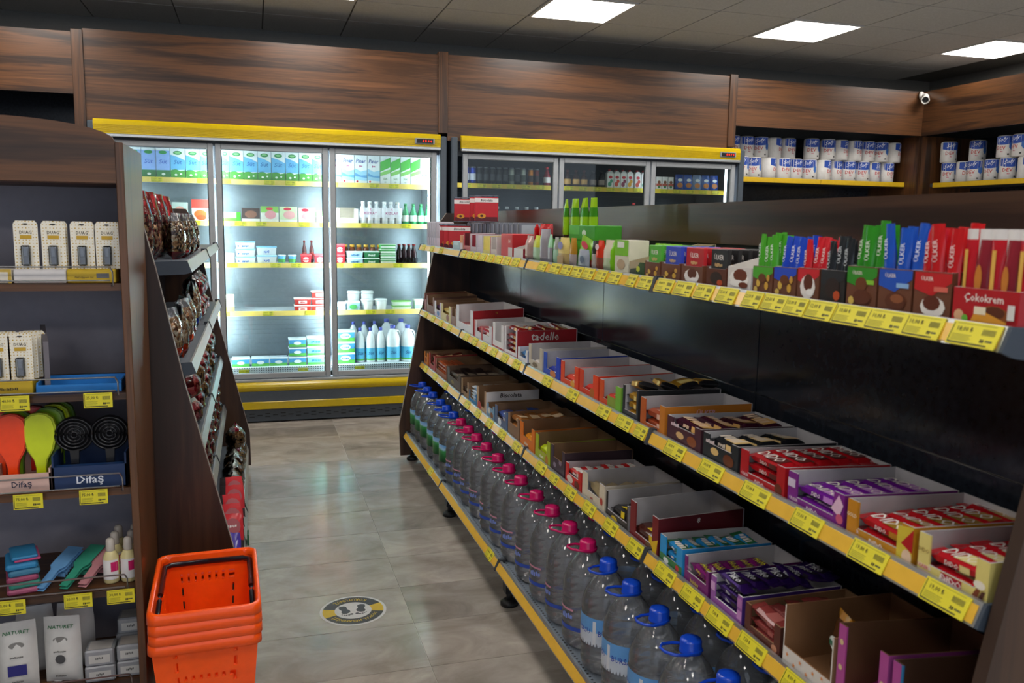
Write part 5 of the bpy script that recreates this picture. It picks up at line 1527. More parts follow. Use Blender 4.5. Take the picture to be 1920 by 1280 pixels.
SWIRL = [('o', 0, .45, .36, .36, '#e8e2dc'), ('o', .02, .58, .22, .26, '#5a2814'), ('o', .12, .3, .18, .1, '#f0ece8')]
DARK = [('o', 0, .5, .3, .3, '#2a1c18'), ('o', .2, .3, .14, .14, '#b8481c')]


def tablet(y0, y1, col, pic, cn, base='#6a3f2a', h=.080, black=False):
    w = y0 - y1 - .004
    yc = (y0 + y1) / 2
    tm = MB().box(-w / 2 + .004, w / 2 - .004, 0, .009, 0, h, col, .0015)
    tm.rect(-w / 2 + .004, w / 2 - .004, .002, h * .45, base).text('ÜLKER', 0, h * .80, h * .16, '#efe6e0', -.0012, wmax=w * .6).text('Çikolata', 0, h * .58, h * .10, '#d8b070', -.0012, wmax=w * .6, italic=.3)
    tm = tm.mesh('chocolate_tablet')
    thing('display_tray', f'picture-printed low tray of {cn} chocolate tablets {TS}', 'tray', (.938, yc, Z1), RG, mesh=tray_mesh(w, .16, .045, .05, .042, base, G_, base, cut=.05, bits=pic))
    for k in range(5):
        o = thing('chocolate_tablet', f'{cn} chocolate tablet {TS}, {ORD[k]} from the front of its tray', 'chocolate tablet', (.944 + .022 * k, yc - .002 * k, Z1 + .0035), RG, f'{cn} chocolate tablets', mesh=tm)
        o.rotation_euler = (0, 0, RG + .05 * (k % 3 - 1))


tablet(1.938, 1.852, '#4fae2e', NUT, 'green')
tablet(1.848, 1.752, '#2c44b8', NUT, 'blue')
tablet(1.747, 1.648, '#b81a24', SWIRL, 'red')
tablet(1.635, 1.55, '#1c1a1c', DARK, 'black', '#5a2c1a')
thing('display_tray', f'white tray with chocolate swirl print and raised side {TS}', 'tray', (.938, 1.503, Z1), RG, mesh=tray_mesh(.086, .2, .05, .10, .05, '#d8d4d0', '#cfcac4', '#dcd6d0', bits=[('o', 0, .55, .42, .36, '#f0ebe6'), ('o', .05, .68, .3, .26, '#6a3018'), ('o', -.05, .35, .34, .14, '#f2eee8'), ('o', .2, .3, .2, .12, '#6a3018')]))


def standbars(y0, y1, col, tcol, cn, hb, ht, n, pic, txt='ÜLKER', base='#6a3f2a', big=False):
    """tall bars standing in a short printed tray"""
    w = y0 - y1 - .003
    yc = (y0 + y1) / 2
    slope = [('p', [(-.5, .98), (-.5, .62), (.0, .50), (.5, .80), (.5, .98)], col)]
    if big:
        slope += [('t', txt, -.15, .86, .10, '#efe4dc'), ('r', .05, .42, .60, .70, {'green': '#8ac83a', 'blue': '#8ab4e0', 'red': '#d86a5a'}.get(cn.split()[-1], '#c8c8c8'))]
    thing('display_tray', f'{cn} printed tray holding upright chocolate bars {TS}', 'tray', (.938, yc, Z1), RG, mesh=tray_mesh(w, .15, ht, ht + .01, ht, base, G_, base, cut=.05, bits=slope + pic))
    bw = w / n
    b = MB().pillow(bw * .98, hb, .016, col + 'g', 6, 12, .0012, 4, tip=.0)
    b.text(txt, 0, 0, bw * .42, tcol, fn=lambda a, q: (-q, -.0085, hb * .70 + a), wmax=hb * .42)
    me = b.mesh('chocolate_bar')
    for r in range(2):
        for k in range(n):
            q_ = random.Random(k * 7 + r * 3 + int(yc * 100))
            o = thing('chocolate_bar', f'upright {cn} chocolate bar, {ORD[k]} from the far side, {("front", "rear")[r]} row {TS}', 'bar', (.952 + .03 * r, y0 - .0015 - bw * (k + .5), Z1 + .004), RG + .12 * ((k * 5 + r) % 3 - 1), f'upright {cn} chocolate bars', mesh=me)
            o.location.z += q_.uniform(0, .010)
            o.rotation_euler = (q_.uniform(-.06, .04), q_.uniform(-.07, .07), o.rotation_euler.z)


standbars(1.455, 1.386, '#4aa42c', '#e8efe0', 'small green', .108, .056, 3, NUT)
standbars(1.384, 1.313, '#2348c0', '#e4e8f4', 'small blue', .106, .058, 3, NUT)
standbars(1.311, 1.248, '#c8202a', '#f0dcd8', 'small red', .106, .060, 3, SWIRL)
standbars(1.246, 1.18, '#22262a', '#c8ccd0', 'small black', .104, .060, 3, DARK, base='#23201f')
standbars(1.178, 1.105, '#2f8a22', '#e0ecd8', 'large green', .130, .070, 3, NUT[3:] + [('o', .05, .3, .3, .18, '#5a2c18')], big=True)
standbars(1.103, 1.03, '#1f52b8', '#dfe6f4', 'large blue', .128, .070, 3, [('o', .05, .3, .32, .2, '#5a2c18'), ('o', .1, .36, .2, .1, '#8a5030')], big=True)
standbars(1.028, .955, '#c01c20', '#f2dcd8', 'large red', .128, .070, 3, [('o', .05, .28, .34, .22, '#e4ded8'), ('o', .02, .36, .24, .16, '#5a2614')], big=True)
w = .108
thing('display_tray', 'wide red tray with white script lettering at the near end of the top shelf', 'tray', (.937, .897, Z1), RG,
      mesh=tray_mesh(w, .16, .052, .06, .052, '#a8101c', G_, '#b0141e', cut=.04, bits=[('t', 'Çokokrem', -.02, .74, .26, '#efe4dc'), ('o', .14, .34, .24, .26, '#8a4a1c'), ('o', .16, .42, .16, .16, '#5a2a12'), ('o', -.38, .26, .08, .16, '#d8a880'), ('o', -.28, .2, .05, .1, '#6ab83a'), ('p', [(-.2, .1), (.3, .02), (.36, .2), (-.1, .5)], '#d8952a'), ('r', -.14, .04, .34, .54, '#e8dcc0'), ('r', .36, .46, .28, .66, '#dcd8d4')]))
b = MB().pillow(.021, .128, .014, lambda u, v: '#d8d4d2g' if v > .86 else '#b81c28g', 4, 9, .0005, 2, tip=0)
b.rect(-.003, .003, .03, .1, '#e0b050', -.008)
ck_ = b.mesh('cream_stick')
b = MB().pillow(.021, .128, .014, lambda u, v: '#d8d4d2g' if (v > .86 or u < .3) else '#8a2430g', 4, 9, .0005, 6, tip=0).oval(0, .06, .006, .02, '#c87a2a', -.008)
ck2 = b.mesh('cream_stick')
for r in range(2):
    for k in range(5):
        thing('cream_stick', f'red and white cream stick, {ORD[k]} from the far side, {("front", "rear")[r]} row of its tray', 'cream stick', (.953 + .03 * r, .942 - .0222 * k, Z1 + .004), RG + .1 * (k % 3 - 1), 'cream sticks', mesh=(ck_, ck2)[(k + r) % 2])

# ------------------------------------------------------------------ five-litre water bottles on the base shelf
ZB = .1675


def bottle_parts(kind):
    r = .071
    prof = [(.045, 0), (.058, .002), (.066, .012), (.0675, .022)]
    z = .022
    for k in range(7):
        prof += [(r, z + .006), (r + .0006, z + .012), (r, z + .017), (r - .0032, z + .0205)]
        z += .022
    prof += [(r, z + .006), (.0695, z + .022), (.064, z + .042), (.054, z + .064), (.040, z + .084), (.029, z + .098), (.0235, z + .104), (.0235, z + .112)]
    body = MB().lathe(prof, 'water_plastic', 24)
    zc = z + .108
    cc = {'blue': '#1547c4', 'pink': '#c2185f'}[kind.split('_')[0]]
    cap = MB().lathe([(.0262, zc), (.0262, zc + .004), (.0245, zc + .006), (.0245, zc + .026), (.0225, zc + .030), (.012, zc + .031)], cc + 'g', 20)
    hp = [(-.026, -.006), (-.034, -.03), (-.030, -.056), (-.012, -.074), (.012, -.074), (.030, -.056), (.034, -.03), (.026, -.006), (.0, .0285), ]
    if kind.startswith('blue'):
        hp = [(-.0255, .0), (-.031, -.03), (-.026, -.060), (-.010, -.074), (.010, -.074), (.026, -.060), (.031, -.03), (.0255, .0), (.018, .018), (0, .0265), (-.018, .018)]
    else:
        hp = [(-.0255, .0), (-.030, -.028), (-.016, -.058), (.0, -.064), (.016, -.058), (.030, -.028), (.0255, .0), (.018, .018), (0, .0265), (-.018, .018)]
    handle = MB().tube([(x, y, zc + .006 + (.010 * max(0, -y) / .07)) for x, y in hp], .0036, cc + 'g', 6, True)
    parts = [('body', body), ('cap', cap), ('handle', handle)]
    R = r + .0008
    cyl = lambda a, q: (R * math.sin(a / R), -R * math.cos(a / R), q)
    lab = MB()
    arc = R * 1.75
    if kind == 'blue_land':
        lab.grid(lambda u, v: cyl((u - .5) * 2 * arc, .075 + .085 * v), 24, 2, 'landscape_label')
        parts.append(('label_band', lab))
    elif kind == 'pink':
        lab.grid(lambda u, v: cyl((u - .5) * 2 * arc, .060 + .012 * v), 24, 1, '#2f4fb0')
        lab.text('aytaç', 0, 0, .018, '#7a8fd8', fn=lambda a, q: tuple(c * 1.003 if i < 2 else c for i, c in enumerate(cyl(a + .02, .100 + q))), italic=.2)
        lab.text('su', 0, 0, .012, '#c83a5a', fn=lambda a, q: tuple(c * 1.003 if i < 2 else c for i, c in enumerate(cyl(a - .035, .088 + q))))
        lab.grid(lambda u, v: cyl((u - .5) * .09, .118 + .006 * v), 8, 1, '#c88aa0')
        parts.append(('label_band', lab))
    else:
        lab.grid(lambda u, v: cyl((u - .5) * 2 * arc, .088 + .040 * v), 24, 1, '#c6d0dc')
        lab.grid(lambda u, v: cyl((u - .5) * 2 * arc, .128 + .040 * v), 24, 1, '#62a0dc')
        for k in range(26):
            a = -arc + 2 * arc * (k + .5) / 26
            hh = .006 + .010 * ((k * 7) % 5) / 5
            lab.poly([tuple(c * 1.002 if i < 2 else c for i, c in enumerate(cyl(a + da, .088 + dz))) for da, dz in ((-.003, 0), (.003, 0), (0, hh))], '#6a707a')
        for c0 in (-.045, .055):
            lab.text('BURSASU', 0, 0, .016, '#1a3aa8', fn=lambda a, q, c0=c0: tuple(c * 1.004 if i < 2 else c for i, c in enumerate(cyl(a + c0, .128 + q))), wmax=.075)
        lab.grid(lambda u, v: tuple(c * 1.003 if i < 2 else c for i, c in enumerate(cyl(.001 + .010 * u, .094 + .066 * v))), 2, 1, '#d8dde4')
        parts.append(('label_band', lab))
    return [(n_, m_.mesh(n_)) for n_, m_ in parts]


BP = {k: bottle_parts(k) for k in ('blue_land', 'pink', 'blue_bursa')}
ys = [4.762, 4.610, 4.448, 4.241, 4.100, 3.980] + [3.79, 3.652, 3.507, 3.345, 3.165, 3.02, 2.865, 2.68, 2.515, 2.355, 2.205] + [2.055, 1.905, 1.735, 1.580, 1.422]
ys = [4.762, 4.612, 4.460, 4.262, 4.110, 3.958] + [3.805, 3.655, 3.508, 3.345, 3.168, 3.015, 2.862, 2.68, 2.518, 2.357, 2.205] + [2.055, 1.905, 1.745, 1.590, 1.432]
for i, y in enumerate(ys):
    kd = 'blue_land' if i < 6 else 'pink' if i < 17 else 'blue_bursa'
    n_ = i if i < 6 else i - 6 if i < 17 else i - 17
    lb = {'blue_land': f'clear water bottle with blue cap and meadow label, {ORD[n_]} from the far end', 'pink': f'clear water bottle with pink cap, {ORD[n_]} of the pink row from the far end',
          'blue_bursa': f'clear water bottle with blue cap and sky-blue label, {ORD[n_]} of five from the far end'}[kd]
    thing('water_bottle', lb, 'bottle', (.918, y, ZB), RG + .25 * ((i * 7) % 5 - 2) / 2 + (.35 if kd != 'pink' else 0), 'large water bottles, front row', parts=BP[kd])
for i in range(21):
    kd = 'blue_land' if i < 6 else 'pink' if i < 15 else 'blue_bursa'
    y = 4.70 - .163 * i
    thing('water_bottle', f'clear water bottle with {"blue" if kd != "pink" else "pink"} cap, {ORD[i]} of the rear row from the far end', 'bottle', (1.072, y, ZB), RG + .3 * ((i * 3) % 5 - 2), 'large water bottles, rear row', parts=BP[kd])

# ------------------------------------------------------------------ nut and fruit bags on the short shelving
def bag(w, h, t, mid, top, bot, seed, film=True, vb=.12, vt=.80):
    def m(u, v):
        if v > vt:
            return top
        if v < vb:
            return bot
        return mid
    body = MB().pillow(w, h, t, m, 8, 12, .0035, seed)
    if film:
        rnd = random.Random(seed)
        sk = MB().pillow(w * 1.015, h * 1.0, t * 1.12, 'clear_film', 8, 10, .003, seed + 50)
        return [('bag', body.mesh('bag')), ('film', sk.mesh('film'))]
    return [('bag', body.mesh('bag'))]


R1 = [bag(.115, .215, .06, 'nuts_red', '#b01626g', '#6a0f1ag', s, vt=.66) for s in (1, 2, 3)]
R2 = [bag(.085, .150, .05, 'nuts_mixed', '#c9c4c8f', '#8a1420g', s, vb=.2) for s in (4, 5, 6)]
R3 = [bag(.10, .165, .05, 'nuts_pale', '#b8bcc4f', '#f04a1cg', s, vb=.26) for s in (7, 8)]
R4 = [bag(.12, .19, .05, 'nuts_pale', '#c4c8d0f', '#1f3fb8g', 9, vb=.26)]
R5 = [bag(.15, .10, .085, 'fruit_red', '#c8b4b8f', '#8a1420g', s) for s in (10, 11)]
R6 = [bag(.10, .18, .05, 'nuts_brown', '#3a2a2cg', '#1c1a1eg', s) for s in (12, 13)]
R7 = [bag(.15, .11, .09, 'nuts_brown', '#b01c34g', '#a0182ag', s) for s in (14, 15)]


def put(parts, x, y, z, rz, lab, grp, rx=0.0):
    o = thing('snack_bag', lab, 'snack bag', (x, y, z), group=grp, parts=parts)
    o.rotation_euler = (rx, 0, rz)


zz = [l[0] - .008 for l in LLV]
for k in range(7):
    put(R1[k % 3], -.325 + .012 * (k % 2), 2.79 + .13 * k, zz[0], LG + .2 * ((k * 3) % 3 - 1), f'tall red-topped nut bag, {ORD[k]} along the upper shelf, rear row', 'tall red-topped nut bags')
for k in range(6):
    put(R2[k % 3], -.245 + .008 * (k % 3), 3.02 + .105 * k, zz[0], LG + .25 * ((k * 5) % 3 - 1), f'clear nut bag with dark red base, {ORD[k]} along the upper shelf, front row', 'clear nut bags')
for k in range(6):
    put(R3[k % 2], -.25 + .012 * (k % 2), 2.80 + .105 * k, zz[1], LG + .3 * ((k * 5) % 3 - 1), f'clear nut bag with orange base, {ORD[k]} along the second shelf', 'orange-based nut bags')
for k in range(4):
    put(R6[k % 2], -.36, 2.80 + .16 * k, zz[1], LG, f'dark seed bag, {ORD[k]} in the rear of the second shelf', 'dark seed bags')
for k in range(2):
    put(R4[0], -.245, 3.62 + .14 * k, zz[1], LG + .2, f'tall nut bag with blue base, {ORD[k]} past the orange-based ones', 'blue-based nut bags')
for k in range(6):
    put(R5[k % 2], -.26, 4.0 + .17 * (k % 3), zz[1] + (.095 if k > 2 else 0), LG, f'clear bag of red dried fruit, {ORD[k % 3]} of the {("lower", "upper")[k // 3]} layer, second shelf', 'red fruit bags')
for k in range(4):
    put(R6[k % 2], -.25, 2.78 + .105 * k, zz[2], LG + .2 * (k % 3 - 1), f'dark and white snack bag, {ORD[k]} along the third shelf', 'dark snack bags on the third shelf')
for k in range(14):
    put((R5 + R7)[k % 3], -.245, 3.27 + .21 * (k % 7), zz[2] + (.10 if k > 6 else 0), LG + .15 * (k % 3 - 1), f'red fruit bag, {ORD[k % 7]} of the {("lower", "upper")[k // 7]} layer, third shelf', 'red bags on the third shelf')
for k in range(4):
    put(R1[k % 3], -.24, 2.85 + .13 * k, zz[3], LG + .2 * (k % 3 - 1), f'red-topped nut bag, {ORD[k]} along the fourth shelf', 'nut bags on the fourth shelf')
for k in range(14):
    put(R5[k % 2], -.23, 3.42 + .20 * (k % 7), zz[3] + (.095 if k > 6 else 0), LG + .15 * (k % 3 - 1), f'red candied fruit bag, {ORD[k % 7]} of the {("lower", "upper")[k // 7]} layer, fourth shelf', 'red bags on the fourth shelf')
for k in range(3):
    put(R7[k % 2], -.112, 4.42 + .16 * (k % 2), zz[4] + (.105 if k > 1 else 0), LG, f'brown nut bag with red ends, {ORD[k]} at the far end of the base shelf', 'brown nut bags on the base shelf')
for k in range(3):
    put(bag(.17, .12, .09, 'cookies', '#d8d4c8f', '#8a1c28g', 20 + k), -.118, 3.93 + .17 * k, zz[4], LG, f'clear bag of brown cookies, {ORD[k]} on the base shelf', 'cookie bags')
rp = MB().pillow(.10, .145, .05, lambda u, v: '#3a3436g' if (v < .3 or u < .3) else '#c8323ag', 8, 8, .002, 31).oval(.01, .085, .030, .034, '#b0505a', -.0265).text('Lokum', .01, .088, .012, '#f0e8e8', -.028)
rp = rp.mesh('bag')
for k in range(5):
    o = thing('snack_bag', f'red and charcoal snack pack, {ORD[k]} leaning on the base shelf', 'snack bag', (-.112, 3.235 + .125 * k, zz[4] + .004), group='red and charcoal packs', mesh=rp)
    o.rotation_euler = (-.62, 0, .12 + .06 * (k % 3 - 1))
pp = MB().pillow(.09, .12, .05, '#4a3aa0g', 7, 8, .003, 33).mesh('bag')
for k in range(4):
    o = thing('snack_bag', f'violet sweet bag, {ORD[k]} at the near end of the base shelf', 'snack bag', (-.105 - .012 * (k % 2), 2.82 + .09 * k, zz[4] + .004), group='violet sweet bags', mesh=pp)
    o.rotation_euler = (-.5, .15 * (k % 2), .2)

# ------------------------------------------------------------------ grooming goods on the end unit
UYF = UY0 + .045
# clipper cards on the top shelf
def clip_card():
    w, h = .054, .118
    b = MB().prism([(-w / 2, 0), (w / 2, 0), (w / 2, h * .93), (w * .4, h), (-w * .4, h), (-w / 2, h * .93)], 0, .0016, 'dots_card')
    b.rect(-w * .30, w * .28, h * .66, h * .82, '#efe8d4', -.0005).text('DUAG', 0, h * .76, h * .07, '#3a3018', -.0010, wmax=w * .5)
    b.rect(-w * .24, w * .24, h * .62, h * .70, '#c8a028', -.0008)
    b.oval(0, h * .93, w * .12, h * .018, '#2a2622', -.0008)
    cl = MB().hexa([(-.006, -.008, .012), (-.007, -.010, .054), (-.006, -.001, .012), (-.007, -.001, .054), (.006, -.008, .012), (.007, -.010, .054), (.006, -.001, .012), (.007, -.001, .054)], '#a2a2a8g').box(-.0045, .0045, -.014, -.009, .03, .052, '#c2c2c8g', .001)
    sh = MB().box(-.010, .010, -.0155, 0, .008, .058, 'clear_film', .003)
    return [('card', b.mesh('card')), ('clipper', cl.mesh('clipper')), ('blister', sh.mesh('blister'))]


cc_ = clip_card()
z = UZ[0] + .001
for k, x in enumerate((-.537, -.476, -.411, -.354)):
    o = thing('clipper_card', f'nail clipper on a yellow-dotted card, {ORD[k]} on the upper shelf', 'clipper card', (x, UYF + .012, z + .034), 0, 'nail clipper cards on the upper shelf', parts=cc_)
for k in range(3):
    o = thing('clipper_card', f'nail clipper card, {ORD[k]} behind the front ones on the upper shelf', 'clipper card', (-.475 + .062 * k, UYF + .034, z + .034), 0, 'rear nail clipper cards', parts=cc_)
for x0, x1, base, bits, lb in ((-.66, -.568, '#e6dfd0', [('r', -.5, .5, .8, 1, '#c8a848'), ('r', .42, .5, 0, 1, '#c8a848')], 'cream display box edge with gold trim'), (-.564, -.448, '#dcd8d6', [], 'white blank display box under the clipper cards'), (-.446, -.334, '#c9a820', [('t', 'Nail clippers Set', -.15, .4, .18, '#4a3c10'), ('p_', 0, 0, 0, 0, '')][:1] + [('r', .1, .36, .35, .7, '#6a6a6a')], 'yellow display box lettered on the upper shelf')):
    thing('display_box', f'{lb}', 'box', ((x0 + x1) / 2, UYF - .012, z), 0, 'display boxes on the upper shelf', mesh=flatbox(x1 - x0, .055, .034, base, bits))
z = UZ[1] + .001
thing('display_box', 'yellow display box holding clipper cards on the second shelf', 'box', (-.59, UYF - .008, z), mesh=flatbox(.105, .09, .034, '#c9a820', [('t', 'Nail clipper', 0, .45, .2, '#4a3c10')]))
for k, (x, y) in enumerate(((-.615, 0), (-.565, 0), (-.610, .02), (-.558, .02), (-.552, .036), (-.546, .052), (-.605, .04))):
    thing('clipper_card', f'nail clipper on a yellow-dotted card, {ORD[k]} in the second shelf box', 'clipper card', (x, UYF + .012 + y, z + .0345), 0, 'nail clipper cards in the second shelf box', parts=cc_)
b = MB().hexa([(-.006, 0, 0), (-.006, 0, .13), (-.006, .12, 0), (-.006, .12, .16), (.006, 0, 0), (.006, 0, .13), (.006, .12, 0), (.006, .12, .16)], '#6f6a70')
thing('display_box', 'grey box end panel standing behind the dotted cards', 'box', (-.508, UYF + .015, z), .25, mesh=b)
b = MB().box(-.098, .098, 0, .09, 0, .004, '#1565b0').box(-.098, .098, .0, .004, .004, .022, '#1f7ac8').box(-.098, .098, .086, .09, .004, .032, '#1f7ac8').box(-.098, -.094, .004, .086, .004, .028, '#1f7ac8').box(.094, .098, .004, .086, .004, .028, '#1f7ac8')
thing('display_box', 'bright blue open tray of nail files on the second shelf', 'tray', (-.432, UYF - .01, z), mesh=b)
o = thing('nail_clipper', 'loose steel nail clipper in the blue tray', 'nail clipper', (-.39, UYF + .03, z + .006), .5, mesh=MB().box(-.02, .02, -.004, .004, 0, .004, '#b0b0b4m', .001).box(-.018, .010, -.003, .003, .005, .008, '#a0a0a4m', .001))
# brushes
z = UZ[2] + .001


def brush(col, rim):
    pro = [(.0, .0), (.012, .0), (.012, .03), (.016, .05), (.030, .075), (.038, .105), (.039, .135), (.033, .158), (.018, .170)]
    out = [(x, q) for x, q in pro[1:]] + [(0, .173)] + [(-x, q) for x, q in reversed(pro[1:])]
    b = MB().prism(out, 0, .014, rim)
    f = MB().prism([(x * .88, .172 * .02 + q * .96) for x, q in out], -.003, .0, col)
    return [('handle', b.mesh('handle')), ('face', f.mesh('face'))]


BR = {'orange': brush('#ff4a14g', '#d83a10'), 'yellow': brush('#cfe01cg', '#a8b814'), 'green': brush('#6a8f1cg', '#4f6f14'), 'red': brush('#c81c14g', '#8a1410')}
for k, (c, x, y, zo, lb) in enumerate((('orange', -.603, 0, 0, 'in front'), ('yellow', -.538, 0, 0, 'in front beside the orange one'), ('red', -.560, .045, .01, 'behind the front pair'), ('green', -.522, .03, .008, 'right behind the yellow one'), ('yellow', -.515, .055, .010, 'in the second rank'), ('green', -.508, .08, .012, 'rearmost of the row'), ('orange', -.640, .04, .0, 'next to the front orange one'), ('green', -.598, .03, .006, 'behind the front orange one'))):
    thing('hair_brush', f'{c} paddle hair brush standing in the pink box, {lb}', 'hair brush', (x, UYF + .03 + y, z + .022 + zo), 0, 'hair brushes in the pink box', parts=BR[c])
pb_ = MB().box(-.066, .066, 0, .004, 0, .048, '#d8b4a8').box(-.066, .066, .12, .124, 0, .09, '#d8b4a8').box(-.066, .066, 0, .124, 0, .003, '#c8a498').box(-.066, -.062, 0, .124, 0, .06, '#d8b4a8').box(.062, .066, 0, .124, 0, .06, '#d8b4a8')
pb_.text('Difaş', 0, .020, .020, '#1c2440', -.0012)
thing('display_box', 'pale pink lettered box holding the paddle brushes', 'box', (-.575, UYF - .012, z), mesh=pb_)
nb = MB().box(-.087, .087, 0, .004, 0, .060, '#16315c').box(-.087, .087, .12, .124, 0, .10, '#16315c').box(-.087, .087, 0, .124, 0, .003, '#122848').box(-.087, -.083, 0, .124, 0, .09, '#16315c').box(.083, .087, 0, .124, 0, .09, '#16315c')
nb.box(-.083, .083, .004, .03, .055, .058, '#1a3a6a').text('Difaş', -.0, .022, .028, '#e8ecf4', -.0012)
thing('display_box', 'navy blue lettered box holding the round vent brushes', 'box', (-.418, UYF - .012, z), mesh=nb)


def round_brush():
    d = MB()
    for r in (.044, .035, .026, .017, .008):
        d.tube([(r * math.cos(2 * PI * k / 24), 0, .125 + r * .96 * math.sin(2 * PI * k / 24)) for k in range(24)], .0028, '#16161ag', 6, True)
    for a in range(4):
        d.tube([(.044 * math.cos(PI * a / 4), .002, .125 + .042 * math.sin(PI * a / 4)), (-.044 * math.cos(PI * a / 4), .002, .125 - .042 * math.sin(PI * a / 4))], .0015, '#16161a', 4)
    d.lathe([(.047, .002), (.047, .012), (.040, .016)], '#101013', 24, (0, 0, .125), ax='y')
    h = MB().prism([(-.012, 0), (.012, 0), (.009, .05), (.011, .085), (-.011, .085), (-.009, .05)], -.006, .008, '#141417g')
    return [('head', d.mesh('head')), ('handle', h.mesh('handle'))]


rb_ = round_brush()
for k, x in enumerate((-.458, -.374)):
    thing('vent_brush', f'black round vent hair brush, {("nearer the paddle brushes", "beside the unit side panel")[k]}', 'hair brush', (x, UYF + .03, z + .008), 0, 'black vent brushes', parts=rb_)
# combs, sponges, lotion
z = UZ[3] + .001
for k, c in enumerate(('#b05a7a', '#2f8a78', '#a04468', '#3a7a9a', '#2a84b8')):
    o = thing('bath_sponge', f'flat {("rose", "teal", "plum", "slate blue", "sky blue")[k]} sponge in the stack on the fourth shelf', 'sponge', (-.602 + .003 * (k % 2), UYF + .045, z + .0165 * k), .25 + .05 * (k % 2), 'stacked sponges', mesh=MB().box(-.036, .036, -.05, .06, 0, .016, c, .005))
o = thing('bath_sponge', 'pink-backed blue sponge lying on top of the stack', 'sponge', (-.592, UYF + .055, z + .0835), .3, 'stacked sponges', mesh=MB().box(-.03, .03, -.045, .05, 0, .006, '#c04a7a', .002).box(-.036, .024, -.045, .05, .006, .014, '#2f86b8', .003))


def comb(col):
    def sec(u):
        return -.055 + .15 * u
    b = MB()
    b.grid(lambda u, v: ((v - .5) * (.024 if u < .45 else .046), sec(u), .006 + .055 * u ** 1.4 + .010 * math.sin(PI * u)), 12, 4, col + 'g')
    b.grid(lambda u, v: ((.5 - v) * (.024 if u < .45 else .046), sec(u), -.002 + .055 * u ** 1.4 + .010 * math.sin(PI * u)), 12, 4, col + 'g')
    e = MB()
    for k in range(9):
        e.box(-.018, .018, .02 + .008 * k, .0235 + .008 * k, .006 + .004 * k, .016 + .005 * k, col)
    return [('handle', b.mesh('handle')), ('bristle', e.mesh('bristle'))]


for k, (x, c, cn) in enumerate(((-.530, '#6fa6d8', 'pale blue'), (-.474, '#3fa083', 'green'), (-.430, '#c88a90', 'dusty pink'))):
    o = thing('hair_comb', f'{cn} curved detangling comb on the fourth shelf', 'comb', (x, UYF + .05, z + .006), -.45, 'detangling combs', parts=comb(c))


def lotion():
    b = MB().lathe([(.018, 0), (.020, .004), (.020, .070), (.013, .084), (.009, .088)], '#e0d29ag', 14)
    cp = MB().lathe([(.0105, .086), (.0115, .090), (.0105, .116), (.006, .121)], '#c8bfb4g', 14)
    R = .0204
    lb = MB().grid(lambda u, v: (R * math.sin((u - .5) * 2.2), -R * math.cos((u - .5) * 2.2), .012 + .054 * v), 8, 1, '#f0ecea')
    lb.grid(lambda u, v: (R * 1.004 * math.sin(.1 + u), -R * 1.004 * math.cos(.1 + u), .034 + .026 * v), 5, 1, '#d81e6a')
    return [('body', b.mesh('body')), ('cap', cp.mesh('cap')), ('label_band', lb.mesh('label_band'))]


lo_ = lotion()
for k, (x, y) in enumerate(((-.386, 0), (-.343, 0), (-.382, .05), (-.340, .05), (-.338, .10), (-.380, .10))):
    thing('lotion_bottle', f'small cream lotion bottle with pink label, {("front", "second", "rear")[k // 2]} rank, {("inner", "outer")[k % 2 if k < 4 else 5 - k]} one', 'lotion bottle', (x, UYF + .03 + y, z), 0, 'lotion bottles', parts=lo_)
# bottom shelf: white pouches and clear boxes
z = UZ[4] + .001


def white_bag(seed):
    w, h = .092, .185
    b = MB().pillow(w, h, .045, '#d9d7d2', 8, 10, .0025, seed, tip=.05)
    t = -.026
    b.text('NATURET', 0, h * .86, h * .055, '#2f7a4a', -.012, wmax=w * .7, italic=.2).oval(0, h * .68, w * .20, h * .05, '#8a8884', t + .006, 12).rect(-w * .24, w * .24, h * .24, h * .40, '#2c2a78', t) if seed == 1 else \
        b.text('NATURET', 0, h * .86, h * .055, '#2f7a4a', -.012, wmax=w * .7, italic=.2).oval(0, h * .68, w * .20, h * .05, '#8a8884', t + .006, 12).oval(0, h * .40, w * .14, h * .07, '#4a4a4c', t, 10)
    b.text('kulak pamuğu', 0, h * .52, h * .03, '#4a4a48', t - .001, wmax=w * .7).text('temizleme', 0, h * .15, h * .03, '#5a5a58', t, wmax=w * .6)
    return b.mesh('cotton_bag')


thing('cotton_bag', 'white cotton bag with purple square print on the bottom shelf', 'bag', (-.625, UYF + .05, z), .1, mesh=white_bag(1))
thing('cotton_bag', 'white cotton bag with round grey print beside the clear boxes', 'bag', (-.518, UYF + .055, z), -.12, mesh=white_bag(2))
for k, x in enumerate((-.60, -.50)):
    thing('cotton_bag', f'plain white cotton bag, {ORD[k]} behind the printed pair', 'bag', (x, UYF + .13, z), .1, 'rear cotton bags', mesh=MB().pillow(.095, .19, .05, '#cfcdca', 8, 8, .002, 40 + k))


def clear_box(w, d, h, top):
    b = MB().box(-w / 2, w / 2, 0, d, 0, h, '#9a9ca0g', .004)
    c = MB().poly([(-w * .4, d * .1, h + .0006), (w * .4, d * .1, h + .0006), (w * .4, d * .85, h + .0006), (-w * .4, d * .85, h + .0006)], top)
    c.rect(-w * .36, w * .36, h * .2, h * .7, '#c9c7c2', -.0006).text('pamuk', 0, h * .5, h * .16, '#5a5a58', -.001)
    return [('shell', b.mesh('shell')), ('print', c.mesh('print'))]


